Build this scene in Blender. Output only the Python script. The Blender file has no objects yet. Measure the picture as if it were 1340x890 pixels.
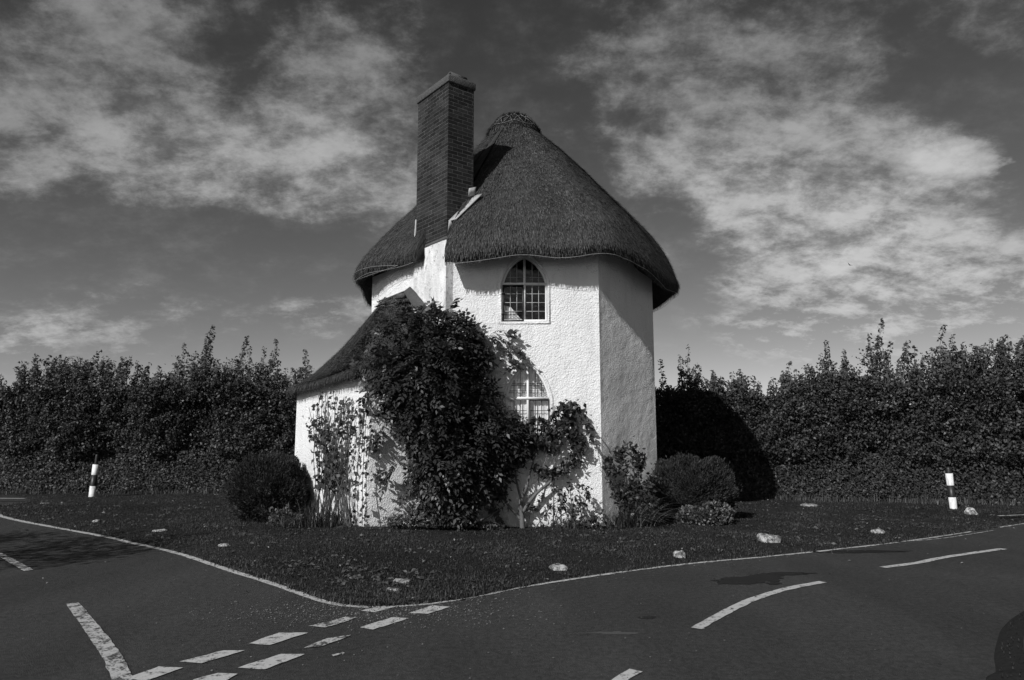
import bpy, math, random
import numpy as np
R = math.radians
random.seed(7); rng = np.random.default_rng(7)
SC = bpy.context.scene
COL = SC.collection

# ------------------------------------------------------------------ camera
FPX = 930.0; TILT = math.atan(130 / FPX)
EYE = 1.6
cam = bpy.data.cameras.new('camera'); cam.lens = FPX / 1340 * 36; cam.sensor_width = 36
cam.clip_end = 6000; cam.clip_start = .05
cam_o = bpy.data.objects.new('camera', cam); COL.objects.link(cam_o)
cam_o.location = (0, 0, EYE); cam_o.rotation_euler = (R(90) + TILT, 0, 0)
SC.camera = cam_o

# ------------------------------------------------------------------ light
SUN_AZ, SUN_EL = R(37), R(36)          # the sun stands behind the camera, 37 degrees to the left
SUN_STRENGTH = 4.3
SKY_STRENGTH = .085
vs = SC.view_settings
vs.view_transform = 'Standard'; vs.look = 'None'; vs.gamma = 1; vs.exposure = 0.0; vs.use_curve_mapping = False
sl = bpy.data.lights.new('sun', 'SUN'); sl.energy = SUN_STRENGTH; sl.angle = R(.5); sl.color = (1, 1, 1)
so = bpy.data.objects.new('sun', sl); COL.objects.link(so)
from mathutils import Vector
so.rotation_euler = Vector((math.sin(SUN_AZ) * math.cos(SUN_EL), math.cos(SUN_AZ) * math.cos(SUN_EL), -math.sin(SUN_EL))).to_track_quat('-Z', 'Y').to_euler()
so.location = (-20, -30, 30)

def px_dir(px, py):
    c, s = math.cos(TILT), math.sin(TILT)
    u = (px - 670) / FPX; v = (445 - py) / FPX
    d = c - v * s
    return u / d, (s + v * c) / d            # slope across, slope up, per metre of depth
def at(px, py, D):
    a, e = px_dir(px, py); return (a * D, D, EYE + e * D)
def gnd(px, py, z=0.):
    a, e = px_dir(px, py); D = (z - EYE) / e; return (a * D, D)

class NT:
    """small node-building helper"""
    def __init__(s, tree): s.t = tree; s.n = tree.nodes; s.l = tree.links
    def new(s, typ, **k):
        n = s.n.new(typ)
        for a, b in k.items(): setattr(n, a, b)
        return n
    def put(s, sock, v):
        if hasattr(v, 'is_output') or isinstance(v, bpy.types.NodeSocket): s.l.new(v, sock)
        else: sock.default_value = v
    def m(s, op, a, b=0., c=None, clamp=False):
        n = s.new('ShaderNodeMath', operation=op, use_clamp=clamp)
        s.put(n.inputs[0], a); s.put(n.inputs[1], b)
        if c is not None: s.put(n.inputs[2], c)
        return n.outputs[0]
    def noise(s, vec, scale, detail=4, rough=.55, dist=0.):
        n = s.new('ShaderNodeTexNoise'); s.put(n.inputs['Vector'], vec)
        n.inputs['Scale'].default_value = scale; n.inputs['Detail'].default_value = detail
        n.inputs['Roughness'].default_value = rough; n.inputs['Distortion'].default_value = dist
        return n.outputs['Fac']
    def scale(s, vec, xyz):
        n = s.new('ShaderNodeMapping'); s.put(n.inputs['Vector'], vec); n.inputs['Scale'].default_value = xyz
        return n.outputs[0]
    def ramp(s, f, a, b, lo=0., hi=1., smooth=True):
        n = s.new('ShaderNodeMapRange', interpolation_type='SMOOTHSTEP' if smooth else 'LINEAR')
        s.put(n.inputs['Value'], f)
        for i, v in zip((1, 2, 3, 4), (a, b, lo, hi)): s.put(n.inputs[i], v)
        return n.outputs[0]
    def mix(s, f, a, b): return s.m('ADD', s.m('MULTIPLY', s.m('SUBTRACT', b, a), f), a)
    def grey(s, v):
        n = s.new('ShaderNodeCombineColor')
        for i in range(3): s.put(n.inputs[i], v)
        return n.outputs[0]

w = bpy.data.worlds.new('World'); SC.world = w; w.use_nodes = True
k = NT(w.node_tree); k.n.clear()
sky = k.new('ShaderNodeTexSky', sky_type='NISHITA'); sky.sun_disc = False
sky.sun_elevation = SUN_EL; sky.sun_rotation = R(180) + SUN_AZ
sky.air_density = 1.0; sky.dust_density = .6; sky.ozone_density = 1.0; sky.altitude = 0
sep = k.new('ShaderNodeSeparateColor'); k.l.new(sky.outputs[0], sep.inputs[0])
skyv = sep.outputs[0]                               # black and white film behind a red filter
tc = k.new('ShaderNodeTexCoord'); sx = k.new('ShaderNodeSeparateXYZ'); k.l.new(tc.outputs['Generated'], sx.inputs[0])
X, Y, Z = sx.outputs
yy = k.m('MAXIMUM', Y, .08)
A_ = k.m('DIVIDE', X, yy); E_ = k.m('DIVIDE', Z, yy)
# a layer of cloud high above the ground: direction over height
zz = k.m('MAXIMUM', k.m('ADD', Z, .38), .03)
cv = k.new('ShaderNodeCombineXYZ'); k.l.new(k.m('DIVIDE', X, zz), cv.inputs[0]); k.l.new(k.m('DIVIDE', Y, zz), cv.inputs[1])
def blob(px, py, rx, ry, wt):
    a0, e0 = px_dir(px, py); a1, _ = px_dir(px + rx, py); _, e1 = px_dir(px, py - ry)
    da = k.m('DIVIDE', k.m('SUBTRACT', A_, a0), a1 - a0); de = k.m('DIVIDE', k.m('SUBTRACT', E_, e0), e1 - e0)
    r2 = k.m('ADD', k.m('MULTIPLY', da, da), k.m('MULTIPLY', de, de))
    return k.m('MULTIPLY', k.m('EXPONENT', k.m('MULTIPLY', r2, -1.0)), wt)
def total(bl):
    t = None
    for b in bl:
        g = blob(*b); t = g if t is None else k.m('ADD', t, g)
    return t
COVER = [(120, 60, 210, 100, .42), (60, 165, 180, 60, .36), (250, 190, 150, 50, .34), (440, 160, 120, 90, .46), (520, 40, 60, 60, .15), (470, 255, 120, 32, .34), (400, 60, 90, 50, .16),
         (330, 60, 60, 50, -.22), (330, 125, 60, 34, -.20), (30, 235, 60, 30, .22), (250, 325, 260, 34, -.22),
         (60, 430, 150, 44, .40), (420, 408, 150, 26, .34), (640, 60, 80, 110, -.16),
         (980, 120, 190, 130, .46), (900, 210, 70, 60, .30), (880, 60, 60, 60, .1), (1060, 260, 130, 70, .44), (1200, 330, 240, 80, .52), (1060, 420, 180, 60, .42), (1300, 420, 180, 90, .48),
         (1225, 210, 75, 38, .62), (1230, 120, 80, 50, -.22), (1300, 55, 60, 40, .26), (1120, 185, 40, 40, -.05), (1100, 240, 30, 22, -.2), (900, 330, 50, 60, -.22), (880, 440, 60, 60, -.18)]
LIGHT = [(1235, 200, 65, 38, .35), (1080, 260, 180, 120, .34), (1200, 360, 280, 120, .42), (880, 230, 110, 60, .24), (430, 210, 160, 80, .28), (200, 180, 160, 60, .20), (60, 430, 160, 50, .1)]
nbig = k.noise(k.scale(cv.outputs[0], (1.0, 1.1, 1)), 2.6, 8, .60, .12)
nfine = k.noise(k.scale(cv.outputs[0], (1.0, 1.05, 1)), 11, 9, .68, .1)
nn = k.m('ADD', k.m('MULTIPLY', nbig, .55), k.m('MULTIPLY', nfine, .45))
den = k.ramp(k.m('ADD', k.m('MULTIPLY', k.m('SUBTRACT', nn, .5), 2.6), k.m('MULTIPLY', total(COVER), 1.45)), .06, .66)
# wispy veil everywhere, thin
veil = k.m('MULTIPLY', k.ramp(nn, .42, .66), .22)
den = k.m('MAXIMUM', den, veil)
ntone = k.ramp(k.noise(k.scale(cv.outputs[0], (1.0, 1.2, 1)), 8, 9, .68, .1), .34, .64)
lum = k.m('ADD', k.m('MULTIPLY', k.m('ADD', k.m('MULTIPLY', ntone, .14), .070), k.m('ADD', k.ramp(E_, .55, .02, 1.0, 2.1, False), k.m('MULTIPLY', total(LIGHT), 1.7))), k.m('MULTIPLY', k.ramp(nfine, .40, .66), .05))
Z1 = k.m('MAXIMUM', Z, 0.)
SKYG = 1.0
# the red filter steepens the fall from the pale horizon to the dark upper sky
clear = k.m('DIVIDE', k.m('MULTIPLY', k.m('POWER', k.m('MULTIPLY', skyv, SKY_STRENGTH), 1.40), 1.25), SKY_STRENGTH)
cloud = k.m('DIVIDE', lum, SKY_STRENGTH)
fin = k.mix(k.m('MINIMUM', den, 1.), clear, k.m('MAXIMUM', cloud, clear))
# one puffy cumulus low in the east, crisp on its upper side
puff = k.m('ADD', total([(1225, 218, 78, 30, .95), (1262, 190, 34, 24, .75), (1195, 205, 34, 20, .5), (1290, 222, 36, 18, .5)]), k.m('MULTIPLY', k.m('SUBTRACT', k.noise(k.scale(cv.outputs[0], (1, 1, 1)), 15, 8, .62, .1), .5), 1.9))
pden = k.m('MULTIPLY', k.ramp(puff, .50, .86), .92)
ptone = k.m('DIVIDE', k.m('ADD', .30, k.m('MULTIPLY', k.ramp(puff, .6, 1.5), .26)), SKY_STRENGTH)
fin = k.mix(pden, fin, k.m('MAXIMUM', ptone, fin))
fin = k.m('MAXIMUM', fin, .02)
bg = k.new('ShaderNodeBackground'); k.l.new(k.grey(fin), bg.inputs[0]); bg.inputs[1].default_value = SKY_STRENGTH
ow = k.new('ShaderNodeOutputWorld'); k.l.new(bg.outputs[0], ow.inputs[0])

# ------------------------------------------------------------------ helpers
class Lattice:
    def __init__(s, seed, n=64): s.n = n; s.t = np.random.default_rng(seed).random((n, n, n))
    def one(s, p):
        i = np.floor(p).astype(int); f = p - i; f = f * f * (3 - 2 * f); n = s.n; r = 0
        for a in (0, 1):
            for b in (0, 1):
                for c in (0, 1):
                    wgt = (f[:, 0] if a else 1 - f[:, 0]) * (f[:, 1] if b else 1 - f[:, 1]) * (f[:, 2] if c else 1 - f[:, 2])
                    r = r + wgt * s.t[(i[:, 0] + a) % n, (i[:, 1] + b) % n, (i[:, 2] + c) % n]
        return r
    def __call__(s, p, scale=1., octv=3):
        p = np.atleast_2d(np.asarray(p, float)) * scale; r = 0; amp = .5; tot = 0
        for o in range(octv): r = r + amp * s.one(p + 17.3 * o); tot += amp; amp *= .5; p = p * 2.03
        return r / tot * 2 - 1                        # -1 .. 1
N1 = Lattice(1); N2 = Lattice(2)

def mesh_np(name, V, F, mat, parent=None, uv=None, tone=None, smooth=False):
    """V (n,3); F a list of (m,k) index arrays. uv per vertex, tone per vertex."""
    V = np.asarray(V, np.float32); me = bpy.data.meshes.new(name)
    if isinstance(F, np.ndarray): F = [F]
    F = [np.asarray(f, np.int32) for f in F if len(f)]
    li = np.concatenate([f.ravel() for f in F]); cnt = np.concatenate([np.full(len(f), f.shape[1], np.int32) for f in F])
    st = np.concatenate([[0], np.cumsum(cnt)[:-1]]).astype(np.int32)
    me.vertices.add(len(V)); me.vertices.foreach_set('co', V.ravel())
    me.loops.add(len(li)); me.loops.foreach_set('vertex_index', li)
    me.polygons.add(len(cnt)); me.polygons.foreach_set('loop_start', st)
    me.update(calc_edges=True); me.validate()
    if uv is not None:
        u = me.uv_layers.new(name='UVMap'); vi = np.empty(len(me.loops), np.int32); me.loops.foreach_get('vertex_index', vi)
        u.data.foreach_set('uv', np.asarray(uv, np.float32)[vi].ravel())
    if tone is not None:
        a = me.attributes.new('tone', 'FLOAT', 'POINT'); a.data.foreach_set('value', np.asarray(tone, np.float32))
    if smooth: me.polygons.foreach_set('use_smooth', np.ones(len(me.polygons), bool))
    if mat: me.materials.append(mat)
    o = bpy.data.objects.new(name, me); COL.objects.link(o)
    if parent is not None: o.parent = parent
    return o

class MB:
    """collects faces, builds ONE mesh object"""
    def __init__(s): s.v = []; s.f = {}; s.n = 0; s.t = []
    def add(s, V, F, tone=.5):
        V = np.asarray(V, float); s.v.append(V)
        s.t.append(np.full(len(V), tone) if np.isscalar(tone) else np.asarray(tone))
        for f in (F if isinstance(F, list) else [F]):
            f = np.asarray(f, int)
            if len(f): s.f.setdefault(f.shape[1], []).append(f + s.n)
        s.n += len(V)
    def box(s, c, size, rot=0., tilt=None, taper=1., tone=.5):
        x, y, z = [d / 2 for d in size]
        V = np.array([[sx * x * (taper if sz > 0 else 1), sy * y * (taper if sz > 0 else 1), sz * z] for sz in (-1, 1) for sy in (-1, 1) for sx in (-1, 1)])
        if tilt is not None: V = V @ np.array(tilt).T
        cr, sr = math.cos(rot), math.sin(rot); V = V @ np.array([[cr, sr, 0], [-sr, cr, 0], [0, 0, 1]])
        s.add(V + np.array(c), np.array([[0, 2, 3, 1], [4, 5, 7, 6], [0, 1, 5, 4], [2, 6, 7, 3], [0, 4, 6, 2], [1, 3, 7, 5]]), tone)
    def tube(s, P, rad, n=6, tone=.5, cap=True):
        P = np.asarray(P, float); m = len(P); rad = np.full(m, rad) if np.isscalar(rad) else np.asarray(rad, float)
        T = np.gradient(P, axis=0); T /= np.linalg.norm(T, axis=1, keepdims=True) + 1e-9
        ref = np.array([0, 0, 1.]) if abs(T[:, 2]).mean() < .8 else np.array([1., 0, 0])
        A = np.cross(T, ref); A /= np.linalg.norm(A, axis=1, keepdims=True) + 1e-9; B = np.cross(T, A)
        an = np.linspace(0, 2 * np.pi, n, endpoint=False)
        V = (P[:, None] + rad[:, None, None] * (np.cos(an)[None, :, None] * A[:, None] + np.sin(an)[None, :, None] * B[:, None])).reshape(-1, 3)
        i = np.arange(m - 1)[:, None] * n; j = np.arange(n)[None]; j2 = (j + 1) % n
        F = np.stack([i + j, i + j2, i + n + j2, i + n + j], -1).reshape(-1, 4)
        Fs = [F]
        if cap: Fs += [np.arange(n)[None, ::-1], (np.arange(n) + (m - 1) * n)[None]]
        s.add(V, Fs, tone)
    def build(s, name, mat, parent=None, smooth=False):
        return mesh_np(name, np.concatenate(s.v), [np.concatenate(a) for a in s.f.values()], mat, parent, tone=np.concatenate(s.t), smooth=smooth)

def empty(name, loc=(0, 0, 0)):
    o = bpy.data.objects.new(name, None); COL.objects.link(o); o.location = loc; o.empty_display_size = .2; return o
def tag(o, label=None, cat=None, group=None, kind=None):
    if label: o['label'] = label
    if cat: o['category'] = cat
    if group: o['group'] = group
    if kind: o['kind'] = kind
    return o
def rebase(root):
    """children were built in world coordinates: keep them there under an empty placed at the base"""
    for ch in [o for o in COL.objects if o.parent == root]:
        ch.location = [-c for c in root.location]

# ------------------------------------------------------------------ materials (all grey: the photograph is black and white)
def material(name, fn, rough=.8, spec=.3):
    m = bpy.data.materials.new(name); m.use_nodes = True; t = NT(m.node_tree)
    b = t.n['Principled BSDF']; b.inputs['Roughness'].default_value = rough; b.inputs['Specular IOR Level'].default_value = spec
    fn(t, b); return m
def objv(t): return t.new('ShaderNodeTexCoord').outputs['Object']
def geov(t): return t.new('ShaderNodeNewGeometry').outputs['Position']
def bump(t, b, h, dist, strength=1.):
    n = t.new('ShaderNodeBump'); n.inputs['Distance'].default_value = dist; n.inputs['Strength'].default_value = strength
    t.put(n.inputs['Height'], h); t.l.new(n.outputs[0], b.inputs['Normal'])
def base(t, b, v): t.l.new(t.grey(v), b.inputs['Base Color'])
def attr(t, nm='tone'):
    a = t.new('ShaderNodeAttribute'); a.attribute_name = nm; return a.outputs['Fac']

def f_road(t, b):
    p = geov(t)
    n1 = t.noise(p, 90, 3, .7); n2 = t.noise(p, .55, 4, .6); n3 = t.noise(t.scale(p, (1, .35, 1)), 2.2, 5, .6); n4 = t.noise(p, 140, 2, .5)
    g1 = t.ramp(t.noise(p, 17, 6, .85), .36, .64, -.014, .016); g2 = t.ramp(t.noise(p, 48, 3, .8), .60, .72, 0, .05); g3 = t.ramp(t.noise(p, 60, 3, .8), .60, .70, 0, .018)
    v = t.m('ADD', t.m('ADD', .022, g1), t.m('SUBTRACT', g2, g3)); v = t.m('ADD', v, t.m('MULTIPLY', n1, .020)); v = t.m('ADD', v, t.m('MULTIPLY', n2, .022)); v = t.m('ADD', v, t.m('MULTIPLY', t.m('SUBTRACT', n3, .5), .022))
    crk = t.ramp(t.m('ABSOLUTE', t.m('SUBTRACT', t.noise(p, 1.1, 7, .65, .4), .5)), 0, .0035, .35, 1)
    v = t.m('MULTIPLY', v, t.mix(t.ramp(n2, .50, .60), 1., crk))
    # worn, paler and smoother wheel paths wandering with the bend
    wp_ = t.ramp(t.noise(t.scale(p, (.55, .16, 1)), 1.3, 3, .5), .42, .60, .90, 1.10)
    v = t.m('MAXIMUM', t.m('MULTIPLY', v, wp_), .006)
    base(t, b, v); bump(t, b, t.m('ADD', t.noise(p, 40, 3, .8), n4), .014, 1.)
M_road = material('asphalt', f_road, .85, .25)
def f_paint(t, b):
    p = geov(t); n = t.noise(p, 14, 5, .65); n2 = t.noise(p, 70, 3, .6)
    wear = t.ramp(t.m('ADD', t.m('MULTIPLY', n, .7), t.m('MULTIPLY', n2, .3)), .36, .50)
    base(t, b, t.mix(wear, .06, t.m('ADD', .34, t.m('MULTIPLY', n2, .18)))); bump(t, b, n2, .003)
M_paint = material('worn_road_paint', f_paint, .7, .3)
def f_paint2(t, b):
    p = geov(t); n = t.noise(p, 9, 5, .7); n2 = t.noise(p, 55, 3, .6)
    wear = t.ramp(t.m('ADD', t.m('MULTIPLY', n, .6), t.m('MULTIPLY', n2, .4)), .44, .53)
    base(t, b, t.mix(wear, .05, t.m('ADD', .30, t.m('MULTIPLY', n2, .18)))); bump(t, b, n2, .003)
M_paint_old = material('cracked_road_paint', f_paint2, .75, .3)
def f_stain(t, b):
    p = geov(t); n = t.noise(p, 60, 3, .6); base(t, b, t.m('ADD', .003, t.m('MULTIPLY', n, .014))); bump(t, b, n, .003)
M_stain = material('dark_tar', f_stain, .55, .35)
def f_patch(t, b):
    p = geov(t); n = t.noise(p, 60, 3, .6); base(t, b, t.m('ADD', .04, t.m('MULTIPLY', n, .05))); bump(t, b, n, .003)
M_verge = material('dark_verge_ground', lambda t, b: base(t, b, t.m('ADD', .002, t.m('MULTIPLY', t.noise(geov(t), 25, 4, .8), .034))), .95, .1)  # very dark mottled colour over the whole near verge
M_patchl = material('pale_tar', f_patch, .7, .3)
def f_soil(t, b):
    p = geov(t); n = t.noise(p, 3, 5, .6); n2 = t.noise(p, 40, 4, .7); n3 = t.noise(p, .35, 3, .5)
    v = t.m('ADD', .010, t.m('MULTIPLY', t.m('MULTIPLY', n, n2), .05)); v = t.m('MULTIPLY', v, t.ramp(n3, .3, .7, .8, 1.3))
    base(t, b, v); bump(t, b, n2, .03)
M_soil = material('turf_soil', f_soil, .95, .1)
def f_render(t, b):
    p = geov(t)
    vo = t.new('ShaderNodeTexVoronoi', feature='F1'); t.put(vo.inputs['Vector'], p); vo.inputs['Scale'].default_value = 26
    n = t.noise(p, 40, 3, .7); n0 = t.noise(p, 3.0, 4, .6); n5 = t.noise(p, 75, 3, .6)
    h = t.m('ADD', t.m('MULTIPLY', t.noise(p, 36, 3, .6), 1.25), t.m('MULTIPLY', t.noise(p, 80, 2, .6), .5)); h = t.m('ADD', h, t.m('MULTIPLY', n0, .6)); h = t.m('ADD', h, t.m('MULTIPLY', t.noise(p, 11, 3, .6), .7))
    spots = t.ramp(t.noise(p, 17, 4, .7), .655, .70, 0, .55); spots = t.m('MULTIPLY', spots, t.ramp(t.noise(p, 1.1, 2, .5), .42, .6))
    crack = t.ramp(t.m('ABSOLUTE', t.m('SUBTRACT', t.noise(p, 1.3, 5, .6), .5)), 0, .003, .5, 0); crack = t.m('MULTIPLY', crack, t.ramp(t.noise(p, .9, 2, .5), .5, .62))
    sp = t.new('ShaderNodeSeparateXYZ'); t.l.new(p, sp.inputs[0])
    low = t.m('MULTIPLY', t.ramp(sp.outputs[2], .05, .7, 1, 0), t.ramp(n0, .35, .65, 0, .45))
    v = t.m('MULTIPLY', .86, t.m('SUBTRACT', 1., spots)); v = t.m('MULTIPLY', v, t.m('SUBTRACT', 1., crack)); v = t.m('MULTIPLY', v, t.m('SUBTRACT', 1., low))
    v = t.m('MULTIPLY', v, t.ramp(t.noise(t.scale(p, (1.6, 1.6, .35)), 1.6, 4, .6), .3, .7, .90, 1.02))
    base(t, b, v); bump(t, b, h, .021, 1.)
M_wall = material('roughcast_limewash', f_render, .9, .2)
def f_breast(t, b):
    p = geov(t); n = t.noise(p, 10, 5, .7); n0 = t.noise(t.scale(p, (3, 3, 1)), 1.4, 5, .65); n5 = t.noise(p, 55, 3, .6)
    spots = t.ramp(n, .54, .68, 0, .6); sp = t.new('ShaderNodeSeparateXYZ'); t.l.new(p, sp.inputs[0])
    hi = t.ramp(sp.outputs[2], 3.4, 4.9, .1, 1.)
    v = t.m('MULTIPLY', .8, t.m('SUBTRACT', 1., t.m('MULTIPLY', spots, hi))); v = t.m('MULTIPLY', v, t.ramp(n0, .35, .65, .74, 1.02))
    base(t, b, v); bump(t, b, t.m('ADD', n, t.m('MULTIPLY', n5, .4)), .02)
M_breast = material('stained_limewash', f_breast, .9, .2)
def f_thatch(t, b):
    uv = t.new('ShaderNodeUVMap').outputs[0]
    a = t.noise(t.scale(uv, (42, 5, 1)), 1., 5, .7); c = t.noise(t.scale(uv, (120, 22, 1)), 1., 3, .7); d = t.noise(t.scale(uv, (1.1, .9, 1)), 1., 4, .6)
    e = t.noise(t.scale(uv, (6, 3, 1)), 1., 4, .6)
    v = t.m('ADD', .014, t.m('MULTIPLY', a, .040)); v = t.m('ADD', v, t.m('MULTIPLY', c, .055)); v = t.m('MULTIPLY', v, t.ramp(d, .3, .7, .75, 1.2)); v = t.m('MULTIPLY', v, t.ramp(e, .3, .7, .85, 1.15))
    g = t.noise(t.scale(uv, (.35, 2.6, 1)), 1., 4, .6); v = t.m('MULTIPLY', v, t.ramp(g, .36, .62, .82, 1.18))
    base(t, b, v); bump(t, b, t.m('ADD', t.m('ADD', a, c), e), .035, 1.)
M_thatch = material('weathered_thatch', f_thatch, .9, .15)
def f_straw(t, b):
    a = attr(t); base(t, b, t.mix(a, .025, .13))
M_straw = material('loose_straw', f_straw, .8, .2)
def f_spar(t, b): n = t.noise(geov(t), 30, 3, .6); base(t, b, t.m('ADD', .06, t.m('MULTIPLY', n, .20)))
M_spar = material('hazel_spar', f_spar, .7, .3)
def f_brick(t, b):
    uv = t.new('ShaderNodeUVMap').outputs[0]; p = geov(t)
    br = t.new('ShaderNodeTexBrick'); wob = t.new('ShaderNodeVectorMath', operation='ADD'); t.l.new(uv, wob.inputs[0])
    nn_ = t.new('ShaderNodeTexNoise'); nn_.inputs['Scale'].default_value = 8; t.l.new(p, nn_.inputs['Vector'])
    sc_ = t.new('ShaderNodeVectorMath', operation='SCALE'); t.l.new(nn_.outputs['Color'], sc_.inputs[0]); sc_.inputs['Scale'].default_value = .012; t.l.new(sc_.outputs[0], wob.inputs[1])
    t.l.new(wob.outputs[0], br.inputs['Vector'])
    br.inputs['Color1'].default_value = (.014,) * 3 + (1,); br.inputs['Color2'].default_value = (.036,) * 3 + (1,); br.inputs['Mortar'].default_value = (.6,) * 3 + (1,)
    br.inputs['Scale'].default_value = 1; br.inputs['Mortar Size'].default_value = .0055; br.inputs['Mortar Smooth'].default_value = .3; br.inputs['Bias'].default_value = -.1
    br.inputs['Brick Width'].default_value = .225; br.inputs['Row Height'].default_value = .075
    s_ = t.new('ShaderNodeSeparateColor'); t.l.new(br.outputs['Color'], s_.inputs[0])
    n = t.noise(p, 5, 5, .7); n2 = t.noise(p, 45, 4, .7); n3 = t.noise(p, 1.4, 3, .5)
    mort = t.m('MULTIPLY', br.outputs['Fac'], t.mix(t.ramp(n, .50, .66), .08, .7))
    brick = t.m('MULTIPLY', t.m('MINIMUM', s_.outputs[0], .07), t.m('ADD', .35, t.m('MULTIPLY', n2, 1.4)))
    v = t.mix(mort, t.m('MULTIPLY', brick, t.ramp(n3, .3, .7, .8, 1.25)), .20)
    v = t.m('ADD', v, t.ramp(t.noise(p, 16, 4, .75), .70, .76, 0, .30))
    base(t, b, v); bump(t, b, t.m('SUBTRACT', t.m('MULTIPLY', n2, .5), br.outputs['Fac']), .012)
M_brick = material('old_brick', f_brick, .9, .2)
def f_capm(t, b): n = t.noise(geov(t), 18, 5, .7); base(t, b, t.m('ADD', .02, t.m('MULTIPLY', n, .12))); bump(t, b, n, .02)
M_cap = material('weathered_mortar', f_capm, .9, .2)
def f_lead(t, b): n = t.noise(geov(t), 9, 4, .6); base(t, b, t.m('ADD', .22, t.m('MULTIPLY', n, .35))); bump(t, b, n, .01)
M_lead = material('lead_sheet', f_lead, .5, .5)
def f_felt(t, b): n = t.noise(geov(t), 22, 5, .7); base(t, b, t.m('ADD', .025, t.m('MULTIPLY', n, .09))); bump(t, b, n, .01)
M_felt = material('grey_board', f_felt, .8, .3)
def f_frame(t, b): n = t.noise(geov(t), 40, 3, .6); base(t, b, t.m('ADD', .62, t.m('MULTIPLY', n, .2))); bump(t, b, n, .002)
M_frame = material('white_window_paint', f_frame, .5, .4)
M_iron = material('black_iron', lambda t, b: base(t, b, t.m('ADD', .008, t.m('MULTIPLY', t.noise(geov(t), 60, 3, .6), .02))), .5, .5)
M_leadbar = material('leaded_bar', lambda t, b: base(t, b, t.m('ADD', .20, t.m('MULTIPLY', t.noise(geov(t), 60, 3, .6), .3))), .5, .4)
def f_blind(t, b): n = t.noise(t.scale(geov(t), (14, 1, .8)), 1, 3, .6); base(t, b, t.ramp(n, .3, .7, .68, .86)); bump(t, b, n, .02)
M_blind = material('pale_cloth', f_blind, .9, .1)
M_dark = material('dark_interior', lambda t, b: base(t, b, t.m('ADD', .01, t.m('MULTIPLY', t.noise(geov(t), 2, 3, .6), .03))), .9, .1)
def mk_glass():
    m = bpy.data.materials.new('window_glass'); m.use_nodes = True; t = NT(m.node_tree); t.n.clear()
    tr = t.new('ShaderNodeBsdfTransparent'); tr.inputs[0].default_value = (.94, .94, .94, 1)
    gl = t.new('ShaderNodeBsdfGlossy'); gl.inputs['Roughness'].default_value = .04
    bp = t.new('ShaderNodeBump'); bp.inputs['Distance'].default_value = .01; t.put(bp.inputs['Height'], t.noise(geov(t), 7, 2, .5)); t.l.new(bp.outputs[0], gl.inputs['Normal'])
    lw_ = t.new('ShaderNodeLayerWeight'); mx = t.new('ShaderNodeMixShader')
    t.l.new(t.m('ADD', t.m('MULTIPLY', t.m('POWER', lw_.outputs['Facing'], 4.), .6), .07), mx.inputs[0]); t.l.new(tr.outputs[0], mx.inputs[1]); t.l.new(gl.outputs[0], mx.inputs[2])
    o = t.new('ShaderNodeOutputMaterial'); t.l.new(mx.outputs[0], o.inputs[0]); return m
M_glass = mk_glass()
def leafmat(name, lo, hi, rough=.5, spec=.35, trans=.25):
    m = bpy.data.materials.new(name); m.use_nodes = True; t = NT(m.node_tree)
    b = t.n['Principled BSDF']; b.inputs['Roughness'].default_value = rough; b.inputs['Specular IOR Level'].default_value = spec
    a = attr(t); n = t.noise(geov(t), 30, 2, .5)
    v = t.m('MULTIPLY', t.mix(a, lo, hi), t.ramp(n, .3, .7, .8, 1.2)); g = t.grey(v); t.l.new(g, b.inputs['Base Color'])
    tl = t.new('ShaderNodeBsdfTranslucent'); t.l.new(g, tl.inputs[0]); mx = t.new('ShaderNodeMixShader'); mx.inputs[0].default_value = trans
    out = [x for x in t.n if x.type == 'OUTPUT_MATERIAL'][0]
    t.l.new(b.outputs[0], mx.inputs[1]); t.l.new(tl.outputs[0], mx.inputs[2]); t.l.new(mx.outputs[0], out.inputs[0]); return m
M_hedge = leafmat('hedge_leaf', .022, .085, .5, .35)
M_shoot = leafmat('sunlit_shoot_leaf', .035, .13, .5, .35, .35)  # paler than the hedge leaf: sunlight on the hedge tops put into the colour
M_climb = leafmat('climber_leaf', .018, .062, .42, .4)
M_rose = leafmat('rose_leaf', .02, .07, .5, .35)
M_round = leafmat('fine_conifer_leaf', .02, .055, .6, .2)
M_flower = leafmat('pale_variegated_leaf', .04, .32, .5, .3)
M_grass = leafmat('grass_blade', .022, .085, .6, .25, .3)
M_weed = leafmat('weed_leaf', .03, .11, .5, .3)
M_dry = leafmat('dry_grass_leaf', .05, .22, .6, .25)
def f_bark(t, b): n = t.noise(t.scale(geov(t), (12, 12, 3)), 2, 4, .7); base(t, b, t.m('ADD', .04, t.m('MULTIPLY', n, .16))); bump(t, b, n, .01)
M_bark = material('bark', f_bark, .85, .2)
M_twig = material('twig', lambda t, b: base(t, b, t.m('ADD', .03, t.m('MULTIPLY', t.noise(geov(t), 12, 3, .6), .10))), .8, .2)
M_core = material('dark_filler', lambda t, b: base(t, b, t.m('ADD', .012, t.m('MULTIPLY', t.noise(geov(t), 14, 4, .7), .03))), .95, .1)  # dark filler colour in place of the shaded inside of hedges and bushes
def f_stone(t, b):
    p = geov(t); n = t.noise(p, 16, 5, .7); n2 = t.noise(p, 60, 4, .7)
    base(t, b, t.m('ADD', .08, t.m('MULTIPLY', t.ramp(n, .38, .60), t.m('ADD', .22, t.m('MULTIPLY', n2, .42))))); bump(t, b, t.m('ADD', n, n2), .02)
M_stone = material('whitened_stone', f_stone, .9, .2)
def f_dstone(t, b):
    p = geov(t); n = t.noise(p, 16, 5, .7); base(t, b, t.m('ADD', .04, t.m('MULTIPLY', t.ramp(n, .36, .6), .28))); bump(t, b, n, .02)
M_dstone = material('grey_stone', f_dstone, .9, .2)
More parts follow.
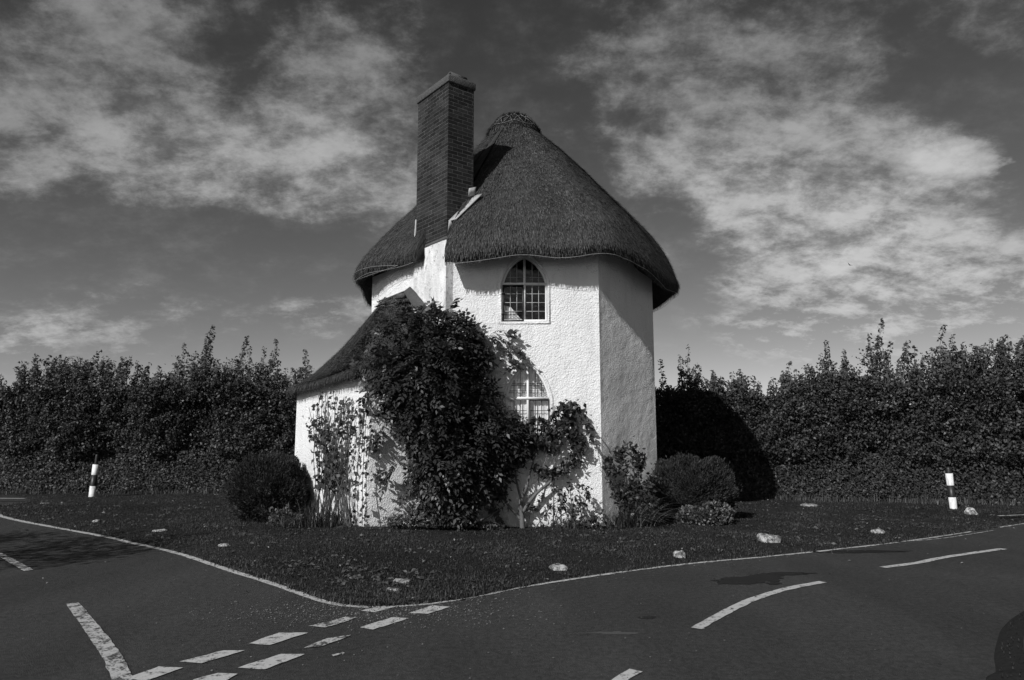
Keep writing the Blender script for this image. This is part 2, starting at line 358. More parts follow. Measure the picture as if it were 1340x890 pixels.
M_white = material('white_plastic', lambda t, b: base(t, b, t.ramp(t.noise(t.scale(geov(t), (18, 18, 5)), 1, 5, .7), .3, .6, .45, .78)), .5, .4)
M_black = material('black_plastic', lambda t, b: base(t, b, t.m('ADD', .008, t.m('MULTIPLY', t.noise(geov(t), 30, 3, .6), .02))), .45, .4)

# ------------------------------------------------------------------ ground, road, island
def sheet(name, x0, x1, y0, y1, nx, ny, zf, mat):
    xs = np.linspace(x0, x1, nx); ys = np.linspace(y0, y1, ny); gx, gy = np.meshgrid(xs, ys)
    V = np.stack([gx.ravel(), gy.ravel(), zf(gx.ravel(), gy.ravel())], 1)
    i = np.arange(ny - 1)[:, None] * nx + np.arange(nx - 1)[None]
    F = np.stack([i, i + 1, i + nx + 1, i + nx], -1).reshape(-1, 4)
    return mesh_np(name, V, F, mat)
tag(sheet('ground', -3000, 3000, -3000, 3000, 3, 3, lambda x, y: x * 0 - .06, M_soil), kind='structure')
tag(sheet('road', -60, 60, -14, 30, 30, 30, lambda x, y: x * 0, M_road), kind='structure')

def spline(P, n=12, closed=False):
    P = np.asarray(P, float); m = len(P); out = []
    rngi = range(m) if closed else range(m - 1)
    for i in rngi:
        if closed: a, b, c, d = P[(i - 1) % m], P[i], P[(i + 1) % m], P[(i + 2) % m]
        else: a, b, c, d = P[max(i - 1, 0)], P[i], P[i + 1], P[min(i + 2, m - 1)]
        for t in np.linspace(0, 1, n, endpoint=False):
            out.append(.5 * ((2 * b) + (-a + c) * t + (2 * a - 5 * b + 4 * c - d) * t * t + (-a + 3 * b - 3 * c + d) * t ** 3))
    if not closed: out.append(P[-1])
    return np.array(out)

EDGE_PX_L = [(34, 658.5), (8, 661), (-6, 666), (2, 674), (30, 681.5), (75, 690), (140, 702), (175, 710), (235, 723.5), (300, 744.5), (363, 764), (420, 784), (455, 791.5), (487, 793.5)]
EDGE_PX_R = [(487, 793.5), (520, 793), (560, 790), (620, 781), (690, 767), (800, 750), (900, 737.5), (1000, 728.5), (1100, 718), (1200, 706), (1300, 691), (1340, 685)]
edgeL = spline([gnd(*p) for p in EDGE_PX_L], 8); edgeR = spline([gnd(*p) for p in EDGE_PX_R] + [(11.8, 15.2)], 8)
front_edge = np.concatenate([edgeL, edgeR[1:]])
back_edge = np.array([(14, 16.6), (30, 18), (40, 30), (-60, 30), (-60, 27), (-22, 22.5), (-14.5, 20.2), (-13.0, 19.75)])
island = np.concatenate([front_edge, back_edge])
def inside(px, py, poly):
    c = np.zeros(len(px), bool); j = len(poly) - 1
    for i in range(len(poly)):
        xi, yi = poly[i]; xj, yj = poly[j]
        with np.errstate(divide='ignore', invalid='ignore'):
            c ^= ((yi > py) != (yj > py)) & (px < (xj - xi) * (py - yi) / (yj - yi + 1e-12) + xi)
        j = i
    return c
def edge_dist(px, py, line=front_edge):
    d = np.full(len(px), 1e9)
    for a, b in zip(line[:-1], line[1:]):
        ab = b - a; L = (ab ** 2).sum() + 1e-12; t = np.clip(((px - a[0]) * ab[0] + (py - a[1]) * ab[1]) / L, 0, 1)
        d = np.minimum(d, np.hypot(px - a[0] - t * ab[0], py - a[1] - t * ab[1]))
    return d
def gz(x, y):
    x = np.atleast_1d(np.asarray(x, float)); y = np.atleast_1d(np.asarray(y, float))
    d = edge_dist(x, y); n = N1(np.stack([x, y, x * 0], 1), .9, 3)
    rise = 1 - np.exp(-d / .5)
    mound = .08 * np.exp(-((x + 2.4) ** 2 + (y - 12) ** 2) / 1.6)
    return .012 + .065 * rise + .03 * n * rise + mound
def gz1(x, y): return float(gz(x, y)[0])
def make_island():
    # strips of rings from the edge inward: a fine grid clipped to the outline, plus a skirt along the edge
    st = .12; xs = np.arange(-14.4, 14.4, st); ys = np.arange(7.1, 24, st)
    gx, gy = np.meshgrid(xs, ys); nx, ny = len(xs), len(ys); px, py = gx.ravel().copy(), gy.ravel().copy()
    ins = inside(px, py, island)
    # snap outside vertices that neighbour the island on to the outline
    i = np.arange(ny - 1)[:, None] * nx + np.arange(nx - 1)[None]
    F = np.stack([i, i + 1, i + nx + 1, i + nx], -1).reshape(-1, 4)
    F = F[ins[F].any(1)]
    out = np.unique(F[~ins[F]])
    fe = island
    for v in out:
        P = np.array([px[v], py[v]]); best = (1e9, P)
        for a, b in zip(fe, np.roll(fe, -1, 0)):
            ab = b - a; t = np.clip(((P - a) @ ab) / ((ab @ ab) + 1e-12), 0, 1); Q = a + t * ab; dd = ((P - Q) ** 2).sum()
            if dd < best[0]: best = (dd, Q)
        px[v], py[v] = best[1]
    z = gz(px, py); z[out] = .008
    used = np.unique(F); mp = np.full(len(px), -1); mp[used] = np.arange(len(used))
    return mesh_np('grass_ground', np.stack([px, py, z], 1)[used], mp[F], M_soil, smooth=True)
tag(make_island(), kind='structure')
tag(sheet('far_verge', -60, 60, 23.8, 60, 60, 20, lambda x, y: x * 0 + .05, M_soil), kind='structure')

def ribbon(name, pts, width, mat, z=.006, rag=.25, gaps=None):
    P = spline(pts, 10) if len(pts) > 2 else np.linspace(pts[0], pts[1], 14)
    seg = np.concatenate([[0], np.cumsum(np.linalg.norm(np.diff(P, axis=0), axis=1))]); n = max(6, int(seg[-1] / .04))
    s = np.linspace(0, seg[-1], n); P = np.stack([np.interp(s, seg, P[:, 0]), np.interp(s, seg, P[:, 1])], 1)
    T = np.gradient(P, axis=0); T /= np.linalg.norm(T, axis=1, keepdims=True); Nn = np.stack([-T[:, 1], T[:, 0]], 1)
    wv = np.full(n, width) if np.isscalar(width) else np.interp(np.linspace(0, 1, n), np.linspace(0, 1, len(width)), width)
    j1 = N2(np.stack([P[:, 0], P[:, 1], P[:, 0] * 0], 1), 9, 3) * rag; j2 = N2(np.stack([P[:, 0], P[:, 1], P[:, 0] * 0 + 9], 1), 9, 3) * rag
    a = P + Nn * (wv * (.5 + j1 * .5))[:, None]; b = P - Nn * (wv * (.5 + j2 * .5))[:, None]
    V = np.concatenate([np.c_[a, np.full(n, z)], np.c_[b, np.full(n, z)]]); i = np.arange(n - 1)
    F = np.stack([i, i + n, i + n + 1, i + 1], 1)
    if gaps is not None: F = F[~gaps(P[:-1])]
    return tag(mesh_np(name, V, F, mat), kind='structure')
# white edge line round the grass (kept on the asphalt, just outside the grass)
def offset(line, d):
    T = np.gradient(line, axis=0); T /= np.linalg.norm(T, axis=1, keepdims=True); return line + np.stack([T[:, 1], -T[:, 0]], 1) * d
oL = offset(edgeL, .045)
ribbon('edge_line', oL, [.16, .15, .13, .11, .10, .095, .09, .085], M_paint, rag=.22)
ribbon('edge_line', offset(edgeR, .03), [.05, .05, .075, .07, .07, .07, .05, .05, .06, .08], M_paint, rag=.6, gaps=lambda P: N1(np.c_[P, P[:, 0] * 0], 1.4, 2) > .30)
ribbon('edge_line', [gnd(-20, 656.5), gnd(32, 656.8)], .12, M_paint, rag=.2, z=.09)
ribbon('edge_line', [gnd(1306, 677.0, .07), (12.5, 15.3)], .07, M_paint, rag=.4, z=.10)

def dash(quads, mat=M_paint, name='give_way_line'):
    """one painted dash: outline in the photograph's ground points, ragged edges"""
    P = np.array([gnd(*q) for q in quads]); out = []
    for a, b in zip(P, np.roll(P, -1, 0)):
        L = np.linalg.norm(b - a); m = max(2, int(L / .03))
        for t in np.linspace(0, 1, m, endpoint=False):
            q = a + (b - a) * t; nn_ = np.array([-(b - a)[1], (b - a)[0]]) / L; out.append(q + nn_ * .012 * float(N2([[q[0] * 14, q[1] * 14, 3]], 1, 2)[0]))
    out = np.array(out); c = out.mean(0); V = np.c_[np.vstack([out, c]), np.full(len(out) + 1, .007)]; n = len(out)
    F = np.stack([np.arange(n), (np.arange(n) + 1) % n, np.full(n, n)], 1)
    return tag(mesh_np(name, V, F, mat), kind='structure')
for q in [[(325, 843), (365, 829), (403, 829), (353, 845)], [(235, 867), (293, 852), (321, 852), (264, 869)], [(165, 889), (208, 873), (240, 875), (192, 892)],
          [(311, 875), (368, 857), (399, 857), (347, 877)], [(252, 891), (285, 882), (310, 883), (290, 895)],
          [(471, 822), (512, 809), (535, 810), (488, 825)], [(536, 803), (566, 793), (590, 795), (560, 804)], [(472, 800), (500, 793.5), (520, 794.5), (490, 802)]]:
    dash(q)
for q in [[(403, 820), (432, 814), (452, 808), (468, 809), (440, 818), (426, 822)], [(397, 849), (428, 836), (459, 832), (440, 840), (420, 847)], [(433, 858), (450, 854), (452, 856), (436, 860)]]:
    dash(q, M_paint_old)
cen = [gnd(*p) for p in [(95, 790), (122, 825), (145, 857), (162, 893)]]
ribbon('centre_line', cen, [.11, .12, .125, .13], M_paint_old, rag=.15)
ribbon('centre_line', [gnd(-12, 722), gnd(3, 728), gnd(38, 747)], .10, M_paint_old, rag=.2)
ribbon('centre_line', [gnd(*p) for p in [(911, 823), (945, 804), (985, 785), (1030, 771), (1077, 762)]], .10, M_paint, rag=.2)
ribbon('centre_line', [gnd(*p) for p in [(1155, 743), (1200, 737), (1240, 729), (1313, 718.5)]], .10, M_paint, rag=.2)
ribbon('centre_line', [gnd(*p) for p in [(800, 898), (815, 888), (832, 878)]], .10, M_paint, rag=.2)
ribbon('edge_line', [gnd(*p) for p in [(1195, 708.5), (1240, 704), (1300, 694.5)]], .03, M_paint_old, rag=.5)
def patch(name, px, py, rx, ry, mat, seed, z=.004, tail=0):
    c = np.array(gnd(px, py)); ax = np.array(gnd(px + rx, py)) - c; ay = np.array(gnd(px, py - ry)) - c; n = 70; out = []
    for t in np.linspace(0, 2 * np.pi, n, endpoint=False):
        r = 1 + .9 * float(N1([[math.cos(t) * 2.2 + seed, math.sin(t) * 2.2, 1]], 1.5, 5)[0]); q = c + ax * math.cos(t) * r + ay * math.sin(t) * r
        if tail and math.cos(t) > .5: q = q + (ax * .5 + ay * .6) * (math.cos(t) - .5) * tail
        out.append(q)
    V = np.c_[np.vstack([out, c]), np.full(n + 1, z)]; F = np.stack([np.arange(n), (np.arange(n) + 1) % n, np.full(n, n)], 1)
    return tag(mesh_np(name, V, F, mat), kind='structure')
patch('road_stain', 965, 760, 30, 5, M_stain, 3)
patch('road_stain', 995, 757, 26, 6, M_stain, 21, z=.0046, tail=1.)
patch('road_stain', 1035, 751, 30, 2, M_stain, 33, z=.0052)
patch('road_stain', 1012, 764, 10, 1.5, M_stain, 37, z=.0052)
patch('road_stain', 847, 808, 12, 2, M_stain, 9)
patch('road_stain', 1120, 722, 60, 2, M_stain, 12)
patch('road_patch', 803, 829, 34, 2, M_patchl, 5)
patch('road_stain', 35, 694, 2, 1, M_stain, 5)
# near verge in the bottom right corner
vp = spline([(8.5, 9.2), gnd(1400, 793), gnd(1350, 798), gnd(1330, 806), gnd(1312, 822), gnd(1306, 836), gnd(1301, 858), gnd(1303, 880), gnd(1299, 902), (2.7, 3.2), (2.0, .5)], 8)
vpoly = np.concatenate([vp, [(30, -2), (30, 9)]])
def make_verge():
    n = len(vp); c = vp; inn = c + np.array([.35, -.05]); inn2 = c + np.array([6, -1.5])
    V = np.concatenate([np.c_[c, np.full(n, .004)], np.c_[c + np.array([.05, -.01]), np.full(n, .035)], np.c_[inn, np.full(n, .05)], np.c_[inn2, np.full(n, .08)]])
    V[:, 2] += np.where(V[:, 2] > .03, .010 * N1(V, 6, 3), 0)
    i = np.arange(n - 1); F = np.concatenate([np.stack([i + a * n, i + 1 + a * n, i + 1 + (a + 1) * n, i + (a + 1) * n], 1) for a in range(3)])
    return tag(mesh_np('verge', V, F, M_verge, smooth=True), kind='structure')
make_verge()

# ------------------------------------------------------------------ the cottage
V0 = np.array([-1.18, 12.9]); V1 = np.array([1.605, 12.9]); V2 = np.array([2.87, 14.26]); V3 = np.array([3.0, 16.9]); V4 = np.array([1.2, 18.3]); V5 = np.array([-1.7, 18.1]); V6 = np.array([-3.08, 15.35])
HOUSE = [V0, V1, V2, V3, V4, V5, V6]
house = empty('thatched_cottage', (0, 15.4, 0))
tag(house, 'white rendered many-sided cottage with steep thatched roof, tall brick chimney and thatched lean-to', 'cottage')

def arch(cx, z0, zs, za, hw, n=14):
    """pointed arch outline, counter-clockwise from bottom left: list of (x, z)"""
    h = za - zs; r = (hw * hw + h * h) / (2 * hw)        # arc centred on the springing line
    pts = [(cx - hw, z0), (cx + hw, z0), (cx + hw, zs)]
    a1 = math.atan2(h, r - hw) if True else 0
    for i in range(1, n + 1):
        a = a1 * i / n; pts.append((cx + hw - r + r * math.cos(a), zs + r * math.sin(a)))
    for i in range(n - 1, -1, -1):
        a = a1 * i / n; pts.append((cx - hw + r - r * math.cos(a), zs + r * math.sin(a)))
    pts = np.array(pts)
    for i in range(3, len(pts)):                         # a little straighter than a true arc, as built
        x, z = pts[i]; sx = cx + math.copysign(hw * (1 - (z - zs) / h), x - cx) if z < za - 1e-6 else cx; pts[i, 0] = x * .74 + sx * .26
    return pts
YW = 12.9
def pz(px, py): p = at(px, py, YW); return p[0], p[2]
ux0, uz0 = pz(656, 421); ux1, _ = pz(717, 421); _, uzs = pz(686, 371); _, uza = pz(686, 333.5)
lx0, lz0 = pz(661, 585); lx1, _ = pz(721, 585); _, lzs = pz(691, 521); _, lza = pz(692, 474)
WIN = [dict(cx=(ux0 + ux1) / 2, hw=(ux1 - ux0) / 2, z0=uz0, zs=uzs, za=uza), dict(cx=(lx0 + lx1) / 2, hw=(lx1 - lx0) / 2, z0=lz0, zs=lzs, za=lza)]

wall = dict(V=[], F=[], n=0)
def wall_face(P, Q, z0, z1, holes=(), st=.03, amp=.012):
    P, Q = np.array(P), np.array(Q); L = np.linalg.norm(Q - P); d = (Q - P) / L; nrm = np.array([d[1], -d[0]])
    nu = max(2, int(L / st)) + 1; nv = max(2, int((z1 - z0) / st)) + 1
    u = np.linspace(0, L, nu); v = np.linspace(z0, z1, nv); gu, gv = np.meshgrid(u, v); gu, gv = gu.ravel(), gv.ravel()
    X2 = P[None] + d[None] * gu[:, None]; P3 = np.c_[X2, gv]
    fade = np.clip(np.minimum(gu, L - gu) / .09, 0, 1)
    disp = (N1(P3, 1.2, 2) * 1.5 + N2(P3, 11, 3) * .35) * amp * fade
    i = np.arange(nv - 1)[:, None] * nu + np.arange(nu - 1)[None]; F = np.stack([i, i + 1, i + nu + 1, i + nu], -1).reshape(-1, 4)
    for h in holes:
        xx = X2[:, 0]; ins = inside(xx, gv, h); dd = edge_dist(xx, gv, np.vstack([h, h[:1]])); disp *= np.clip(dd / .12, .0, 1)
        F = F[~ins[F].all(1)] if False else F[~ins[F].any(1)]
    P3[:, :2] += nrm[None] * disp[:, None]
    wall['V'].append(P3); wall['F'].append(F + wall['n']); wall['n'] += len(P3)
ZT = 5.05
holes = [arch(w_['cx'], w_['z0'] - .01, w_['zs'], w_['za'] + .015, w_['hw'] + .01) for w_ in WIN]
for i in range(7):
    wall_face(HOUSE[i], HOUSE[(i + 1) % 7], -.1, ZT + .1, holes if i == 0 else (), st=.03 if i in (0, 1, 6) else .12)
mesh_np('wall', np.concatenate(wall['V']), np.concatenate(wall['F']), M_wall, house, smooth=True)

# windows --------------------------------------------------------
def strip_along(mb, pts, y0, y1, inn, closed=True, tone=.5):
    """frame moulding following a closed outline: outer outline pts, inner outline inn, between depths y0 (front) and y1"""
    n = len(pts); V = []
    for (x, z), (a, b) in zip(pts, inn): V += [(x, y0, z), (a, y0, b), (a, y1, b), (x, y1, z)]
    F = []
    for i in range(n if closed else n - 1):
        j = (i + 1) % n
        for q in range(4): F.append([4 * i + q, 4 * i + (q + 1) % 4, 4 * j + (q + 1) % 4, 4 * j + q])
    mb.add(V, np.array(F), tone)
def make_window(wd, upper):
    cx, hw, z0, zs, za = (wd[q] for q in ('cx', 'hw', 'z0', 'zs', 'za'))
    A = lambda g: arch(cx, z0 + g, zs, za - g * 1.25, hw - g)
    f = MB(); strip_along(f, A(.0), YW + .035, YW + .10, A(.045))
    f.box((cx, YW + .0625, (z0 + za) / 2), (.042, .05, za - z0 - .06))             # mullion
    ztr = zs + .0
    f.box((cx, YW + .058, ztr), (2 * hw - .05, .055, .045))                         # transom
    fr = f.build('window', M_frame, house)
    r = MB(); strip_along(r, A(-.048), YW - .005, YW + .11, A(.0))                   # plastered reveal with a small lip
    rr = r.build('reveal', M_wall, fr)
    g = MB(); o = A(.03); c = np.array([[cx, (z0 + za) / 2]]); pts = np.vstack([o, c]); n = len(o)
    g.add(np.c_[pts[:, 0], np.full(n + 1, YW + .078), pts[:, 1]], np.stack([np.arange(n), (np.arange(n) + 1) % n, np.full(n, n)], 1)); g.build('glass', M_glass, fr)
    b = MB(); y = YW + .066
    lw = hw - .045 - .021
    for s in (-1, 1):
        x0 = cx + s * .021; x1 = cx + s * (hw - .045)
        for q in (1, 2):
            x = x0 + (x1 - x0) * q / 3
            b.box((x, y, (z0 + ztr) / 2), (.011 if upper else .012, .012, ztr - z0 - .07))
            h = za - zs; r_ = (hw * hw + h * h) / (2 * hw); dx = abs(x - cx); zt = zs + math.sqrt(max(r_ ** 2 - (dx + r_ - hw) ** 2, 0)) - .075
            b.box((x, y, (ztr + zt) / 2), (.011, .012, zt - ztr))
        nr = 4
        for q in range(1, nr):
            z = z0 + .04 + (ztr - z0 - .06) * q / nr; b.box(((x0 + x1) / 2, y, z), (abs(x1 - x0), .010, .011))
        for z in ((ztr + .13,) if upper else (ztr + .10, ztr + .135, ztr + .235, ztr + .265)):
            h = za - zs; r_ = (hw * hw + h * h) / (2 * hw); t = math.sqrt(max(r_ ** 2 - (z - zs) ** 2, 0)) - (r_ - hw) - .055
            if t > .05: b.box((cx + s * (t / 2 + .01), y, z), (t, .010, .010))
    b.build('glazing_bars', M_leadbar if upper else M_iron, fr)
    cb = MB()                                                                       # iron casement in one lower light
    s = -1 if upper else 1
    x0 = cx + s * .03; x1 = cx + s * (hw - .032); zA = z0 + .025; zB = ztr - .03
    for x in (x0, x1): cb.box((x, YW + .04, (zA + zB) / 2), (.026, .028, zB - zA + .02))
    for z in (zA, zB): cb.box(((x0 + x1) / 2, YW + .04, z), (abs(x1 - x0), .024, .026))
    for q in (.18, .24): cb.box(((x0 + x1) / 2, YW + .03, zA + (zB - zA) * q), (abs(x1 - x0), .012, .012))
    for zz_ in (.2, .78): cb.box((x1, YW + .022, zA + (zB - zA) * zz_), (.05, .03, .04))
    cb.build('casement', M_iron, fr)
    cu = MB()
    if upper:                                                                       # curtain gathered in the lower left light
        xs = np.linspace(cx - hw + .05, cx - .03, 18); zt = np.interp(xs, [xs[0], xs[6], xs[-1]], [z0 + .33, z0 + .30, z0 + .03])
        yv = YW + .14 + .015 * np.sin(np.arange(18) * 1.9); V = np.concatenate([np.c_[xs, yv, xs * 0 + z0 - .1], np.c_[xs, yv, zt]]); i = np.arange(17)
        cu.add(V, np.stack([i, i + 1, i + 19, i + 18], 1)); cu.build('curtain', M_blind, fr)
    else:
        xs = np.linspace(cx - hw, cx + hw, 60); yv = YW + .125 + .008 * np.sin(np.arange(60) * 1.3); V = np.concatenate([np.c_[xs, yv, xs * 0 + z0 - .1], np.c_[xs, yv, xs * 0 + za]]); i = np.arange(59)
        cu.add(V, np.stack([i, i + 1, i + 61, i + 60], 1)); cu.build('blind', M_blind, fr)
    return fr
wu = make_window(WIN[0], True); wl = make_window(WIN[1], False)
wu['label'] = 'pointed upper window with dark glass and white cross frame'; wl['label'] = 'pointed lower window with pale blind behind dark leaded bars'
# a wall of the upper room stands behind the window opening, dark
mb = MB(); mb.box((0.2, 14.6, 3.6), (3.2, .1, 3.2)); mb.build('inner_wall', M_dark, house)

# chimney --------------------------------------------------------
C0 = np.array([-1.215, 12.83]); ca = np.array([-.61, .79]); cb_ = np.array([.79, .61]); CL, CW = 1.15, .59
def prism(quad, z0, z1, uvz=True):
    q = [np.array(p) for p in quad]; V = []; UV = []; F = []; acc = 0
    for i in range(4):
        a, b = q[i], q[(i + 1) % 4]; L = np.linalg.norm(b - a); k0 = len(V)
        V += [(*a, z0), (*b, z0), (*b, z1), (*a, z1)]; UV += [(acc, z0), (acc + L, z0), (acc + L, z1), (acc, z1)]; F.append([k0, k0 + 1, k0 + 2, k0 + 3]); acc += L
    k0 = len(V); V += [(*p, z1) for p in q]; UV += [(p[0], p[1]) for p in q]; F.append([k0, k0 + 1, k0 + 2, k0 + 3])
    return V, UV, F
def quad(g=0., g2=None):
    g2 = g if g2 is None else g2
    a = C0 - ca * g - cb_ * g2; b = C0 - ca * g + cb_ * (CW + g2); c = C0 + ca * (CL + g) + cb_ * (CW + g2); d = C0 + ca * (CL + g) - cb_ * g2
    return [a, b, c, d]
CH_TOP = 8.42; CH_MID = 5.29
V, UV, F = prism(quad(), CH_MID, CH_TOP)
chim = mesh_np('chimney', V, np.array(F), M_brick, house, uv=UV)
# the rendered breast below, slightly proud, thick enough to reach into the house, with a gentle batter
qb = quad(.02); ws = dict(wall); wall = dict(V=[], F=[], n=0)
for i in range(4): wall_face(qb[i], qb[(i + 1) % 4], -.1, CH_MID, st=.03, amp=.014)
top = np.array([(*p, CH_MID) for p in qb])
brm = MB()
for v_, f_ in zip(wall['V'], [wall['F'][0]] + [f - sum(len(x) for x in wall['V'][:j + 1]) for j, f in enumerate(wall['F'][1:])]): brm.add(v_, f_)
brm.add(top, np.array([[0, 1, 2, 3]])); brm.build('chimney_breast', M_breast, house, smooth=False)
# projecting string course at the foot of the brickwork, capping courses and mortar top
mb = MB()
def ringbox(m, g, z0, z1, g1=None):
    a = np.array([(*p, z0) for p in quad(g)]); b = np.array([(*p, z1) for p in quad(g if g1 is None else g1)]); m.add(np.vstack([a, b]), np.array([[0, 1, 5, 4], [1, 2, 6, 5], [2, 3, 7, 6], [3, 0, 4, 7], [4, 5, 6, 7], [3, 2, 1, 0]]))
ringbox(mb, .032, CH_MID - .01, CH_MID + .055, .012); mb.build('string_course', M_felt, chim)
mb = MB(); ringbox(mb, .03, CH_TOP - .02, CH_TOP + .13); ringbox(mb, .022, CH_TOP + .13, CH_TOP + .20, -.07)
cap = mb.build('chimney_cap', M_cap, chim)
bv = cap.modifiers.new('bevel', 'BEVEL'); bv.width = .02; bv.segments = 2
# half-round tile lying on the cap
def half_tile():
    V = []; n = 10; ax = cb_; up = np.array([0, 0, 1]); side = np.array([-ca[0], -ca[1], 0]); c0 = np.array([*(C0 + cb_ * .10 + ca * .14), CH_TOP + .175]); L = .36
    for r in (.10, .078):
        for s_ in (0, L):
            for i in range(n + 1):
                a = math.pi * i / n; V.append(c0 + np.array([*ax, 0]) * s_ + side * r * math.cos(a) + up * r * math.sin(a) * (1 if s_ == 0 else .92))
    m = n + 1; F = []
    for i in range(n):
        F += [[i, i + 1, m + i + 1, m + i], [2 * m + i, 3 * m + i, 3 * m + i + 1, 2 * m + i + 1], [i, 2 * m + i, 2 * m + i + 1, i + 1], [m + i, m + i + 1, 3 * m + i + 1, 3 * m + i]]
    mb = MB(); mb.add(V, np.array(F)); return mb.build('ridge_tile', M_cap, chim)
half_tile()

# main thatched roof ----------------------------------------------
RC = np.array([.03, 15.3]); ZA = 8.70
def ep(px, py, D): return at(px, py, D)
EV = [ep(582, 343, 12.42), ep(620, 340.5, 12.40), ep(682, 331.5, 12.42), ep(740, 335.5, 12.42), ep(776, 330, 12.42), ep(808, 333, 12.62), ep(846, 352, 13.15), ep(872, 376, 13.75), ep(886, 383, 14.6), ep(880, 389, 15.6),
      (3.45, 17.3, 4.75), (2.3, 18.6, 4.75), (.2, 19.0, 4.8), (-2.0, 18.6, 4.8), (-3.35, 17.2, 4.75), ep(474, 380, 15.9), ep(466, 371, 15.25), ep(471, 362, 14.8), ep(492, 354, 14.45), ep(520, 348, 13.95), ep(546, 341, 13.28)]
EV = np.array([[e[0], e[1], e[2]] for e in EV])
# the front eave hangs a little further out, keeping its place as seen from the road
for i_, dd_ in {0: .0, 1: .03, 2: .04, 3: .04, 4: .04, 5: .04, 6: .02}.items():
    f_ = (EV[i_][1] - dd_) / EV[i_][1]; EV[i_][0] *= f_; EV[i_][2] = EYE + (EV[i_][2] - EYE) * f_; EV[i_][1] -= dd_
eav = spline(EV, 14)                                # right of chimney, round the back, to left of chimney
def prof(u, x):
    """height fraction at radius fraction u; x = -1 left side straight, +1 right side full and round"""
    full = np.interp(u, [0, .08, .17, .30, .44, .58, .73, .84, .92, .97, 1], [1, .975, .925, .81, .675, .54, .39, .28, .178, .09, 0])
    strt = np.interp(u, [0, .08, .17, .30, .44, .58, .73, .84, .92, .97, 1], [1, .975, .915, .775, .625, .475, .315, .205, .117, .052, 0])
    k_ = np.clip(x * .5 + .5, 0, 1); return strt * (1 - k_) + full * k_
EAVE_T = .27
def roof_pt(E, u):
    u = np.asarray(u, float); x = np.clip((E[..., 0] - RC[0]) / 2.6, -1, 1)
    c = np.array([RC[0], RC[1]]); xy = c + (E[..., :2] - c) * u[..., None]; zt = E[..., 2] + EAVE_T
    z = zt + (ZA - zt) * prof(u, x); return np.concatenate([xy, z[..., None]], -1)
def smooth_prof(n=64): return np.sin(np.linspace(0, 1, n) * np.pi / 2) ** 1.15
def build_roof():
    U = np.linspace(0, 1, 70) ** .9; n = len(eav); m = len(U); mb = MB()
    seg = np.concatenate([[0], np.cumsum(np.linalg.norm(np.diff(eav[:, :2], axis=0), axis=1))])
    top = roof_pt(eav[None].repeat(m, 0), U[:, None].repeat(n, 1))
    # smooth the profile a little along the slope
    for _ in range(3): top[1:-1, :, 2] = (top[:-2, :, 2] + 2 * top[1:-1, :, 2] + top[2:, :, 2]) / 4
    low = N1(top.reshape(-1, 3), .9, 2).reshape(m, n) * .05 + N2(top.reshape(-1, 3), 4, 3).reshape(m, n) * .022
    edge_fade = np.minimum(1, np.minimum(np.arange(n), np.arange(n)[::-1]) / 4)[None]
    top[..., 2] += low * edge_fade
    rows = [top]
    d = eav[:, :2] - RC; d /= np.linalg.norm(d, axis=1, keepdims=True); T = np.gradient(eav[:, :2], axis=0); T /= np.linalg.norm(T, axis=1, keepdims=True); out = np.stack([T[:, 1], -T[:, 0]], 1)
    for off, dz in [(.022, -.06), (.030, -.12), (.018, -.18), (-.01, -.235), (-.05, -.262), (-.09, -.255), (-.16, -.20), (-.42, .02), (-.62, .16)]:
        e = eav.copy(); e[:, :2] += out * off; e[:, 2] += EAVE_T + dz; e[:, 2] += .018 * N2(e * 1., 5, 2); rows.append(e[None])
    G = np.concatenate(rows, 0); M_ = G.shape[0]
    sl_ = np.concatenate([[0], np.cumsum(np.linalg.norm(np.diff(G, axis=0), axis=2).mean(1))])
    UVr = np.stack([(seg[None] * np.concatenate([np.full(m, 1.), np.full(M_ - m, 1.)])[:, None]), sl_[:, None].repeat(n, 1)], -1)
    # texture rows should narrow towards the top so the straws keep their width
    i = np.arange(M_ - 1)[:, None] * n + np.arange(n - 1)[None]; F = np.stack([i, i + n, i + n + 1, i + 1], -1).reshape(-1, 4)
    V = G.reshape(-1, 3); UV = UVr.reshape(-1, 2)
    Fs = [F]
    # cut ends beside the chimney
    for col in (0, n - 1):
        idx = np.arange(M_) * n + col; k0 = len(V); c_ = V[idx].mean(0); V = np.vstack([V, c_]); UV = np.vstack([UV, [0, 0]])
        Fs.append(np.stack([idx[:-1], idx[1:], np.full(M_ - 1, k0)], 1))
    # the strip behind the chimney: full cone surface but stopping inside the stack
    g = np.stack([eav[-1] * (1 - t) + eav[0] * t for t in np.linspace(0, 1, 12)]); g[:, 2] = 4.9
    ucut = []
    for e in g:
        dd = e[:2] - RC; best = .8
        for uu in np.linspace(.5, 1.1, 121):
            q = RC + dd * uu - C0
            if 0.0 < q @ cb_ < CW * .7 and 0 < q @ ca < CL: best = uu; break
        ucut.append(best)
    m2 = 30; k0 = len(V); Vg = []
    for e, uc in zip(g, ucut): Vg.append(roof_pt(np.repeat(e[None], m2, 0), np.linspace(0, 1, m2) ** .9 * uc))
    Vg = np.stack(Vg, 1).reshape(-1, 3); V = np.vstack([V, Vg]); UV = np.vstack([UV, np.stack([np.tile(np.linspace(0, 1.2, 12), m2), np.repeat(np.linspace(0, 4, m2), 12)], 1)])
    i = k0 + np.arange(m2 - 1)[:, None] * 12 + np.arange(11)[None]; Fs.append(np.stack([i, i + 12, i + 13, i + 1], -1).reshape(-1, 4))
    return mesh_np('roof', V, Fs, M_thatch, house, uv=UV, smooth=True), top, G
roof, rtop, rG = build_roof()

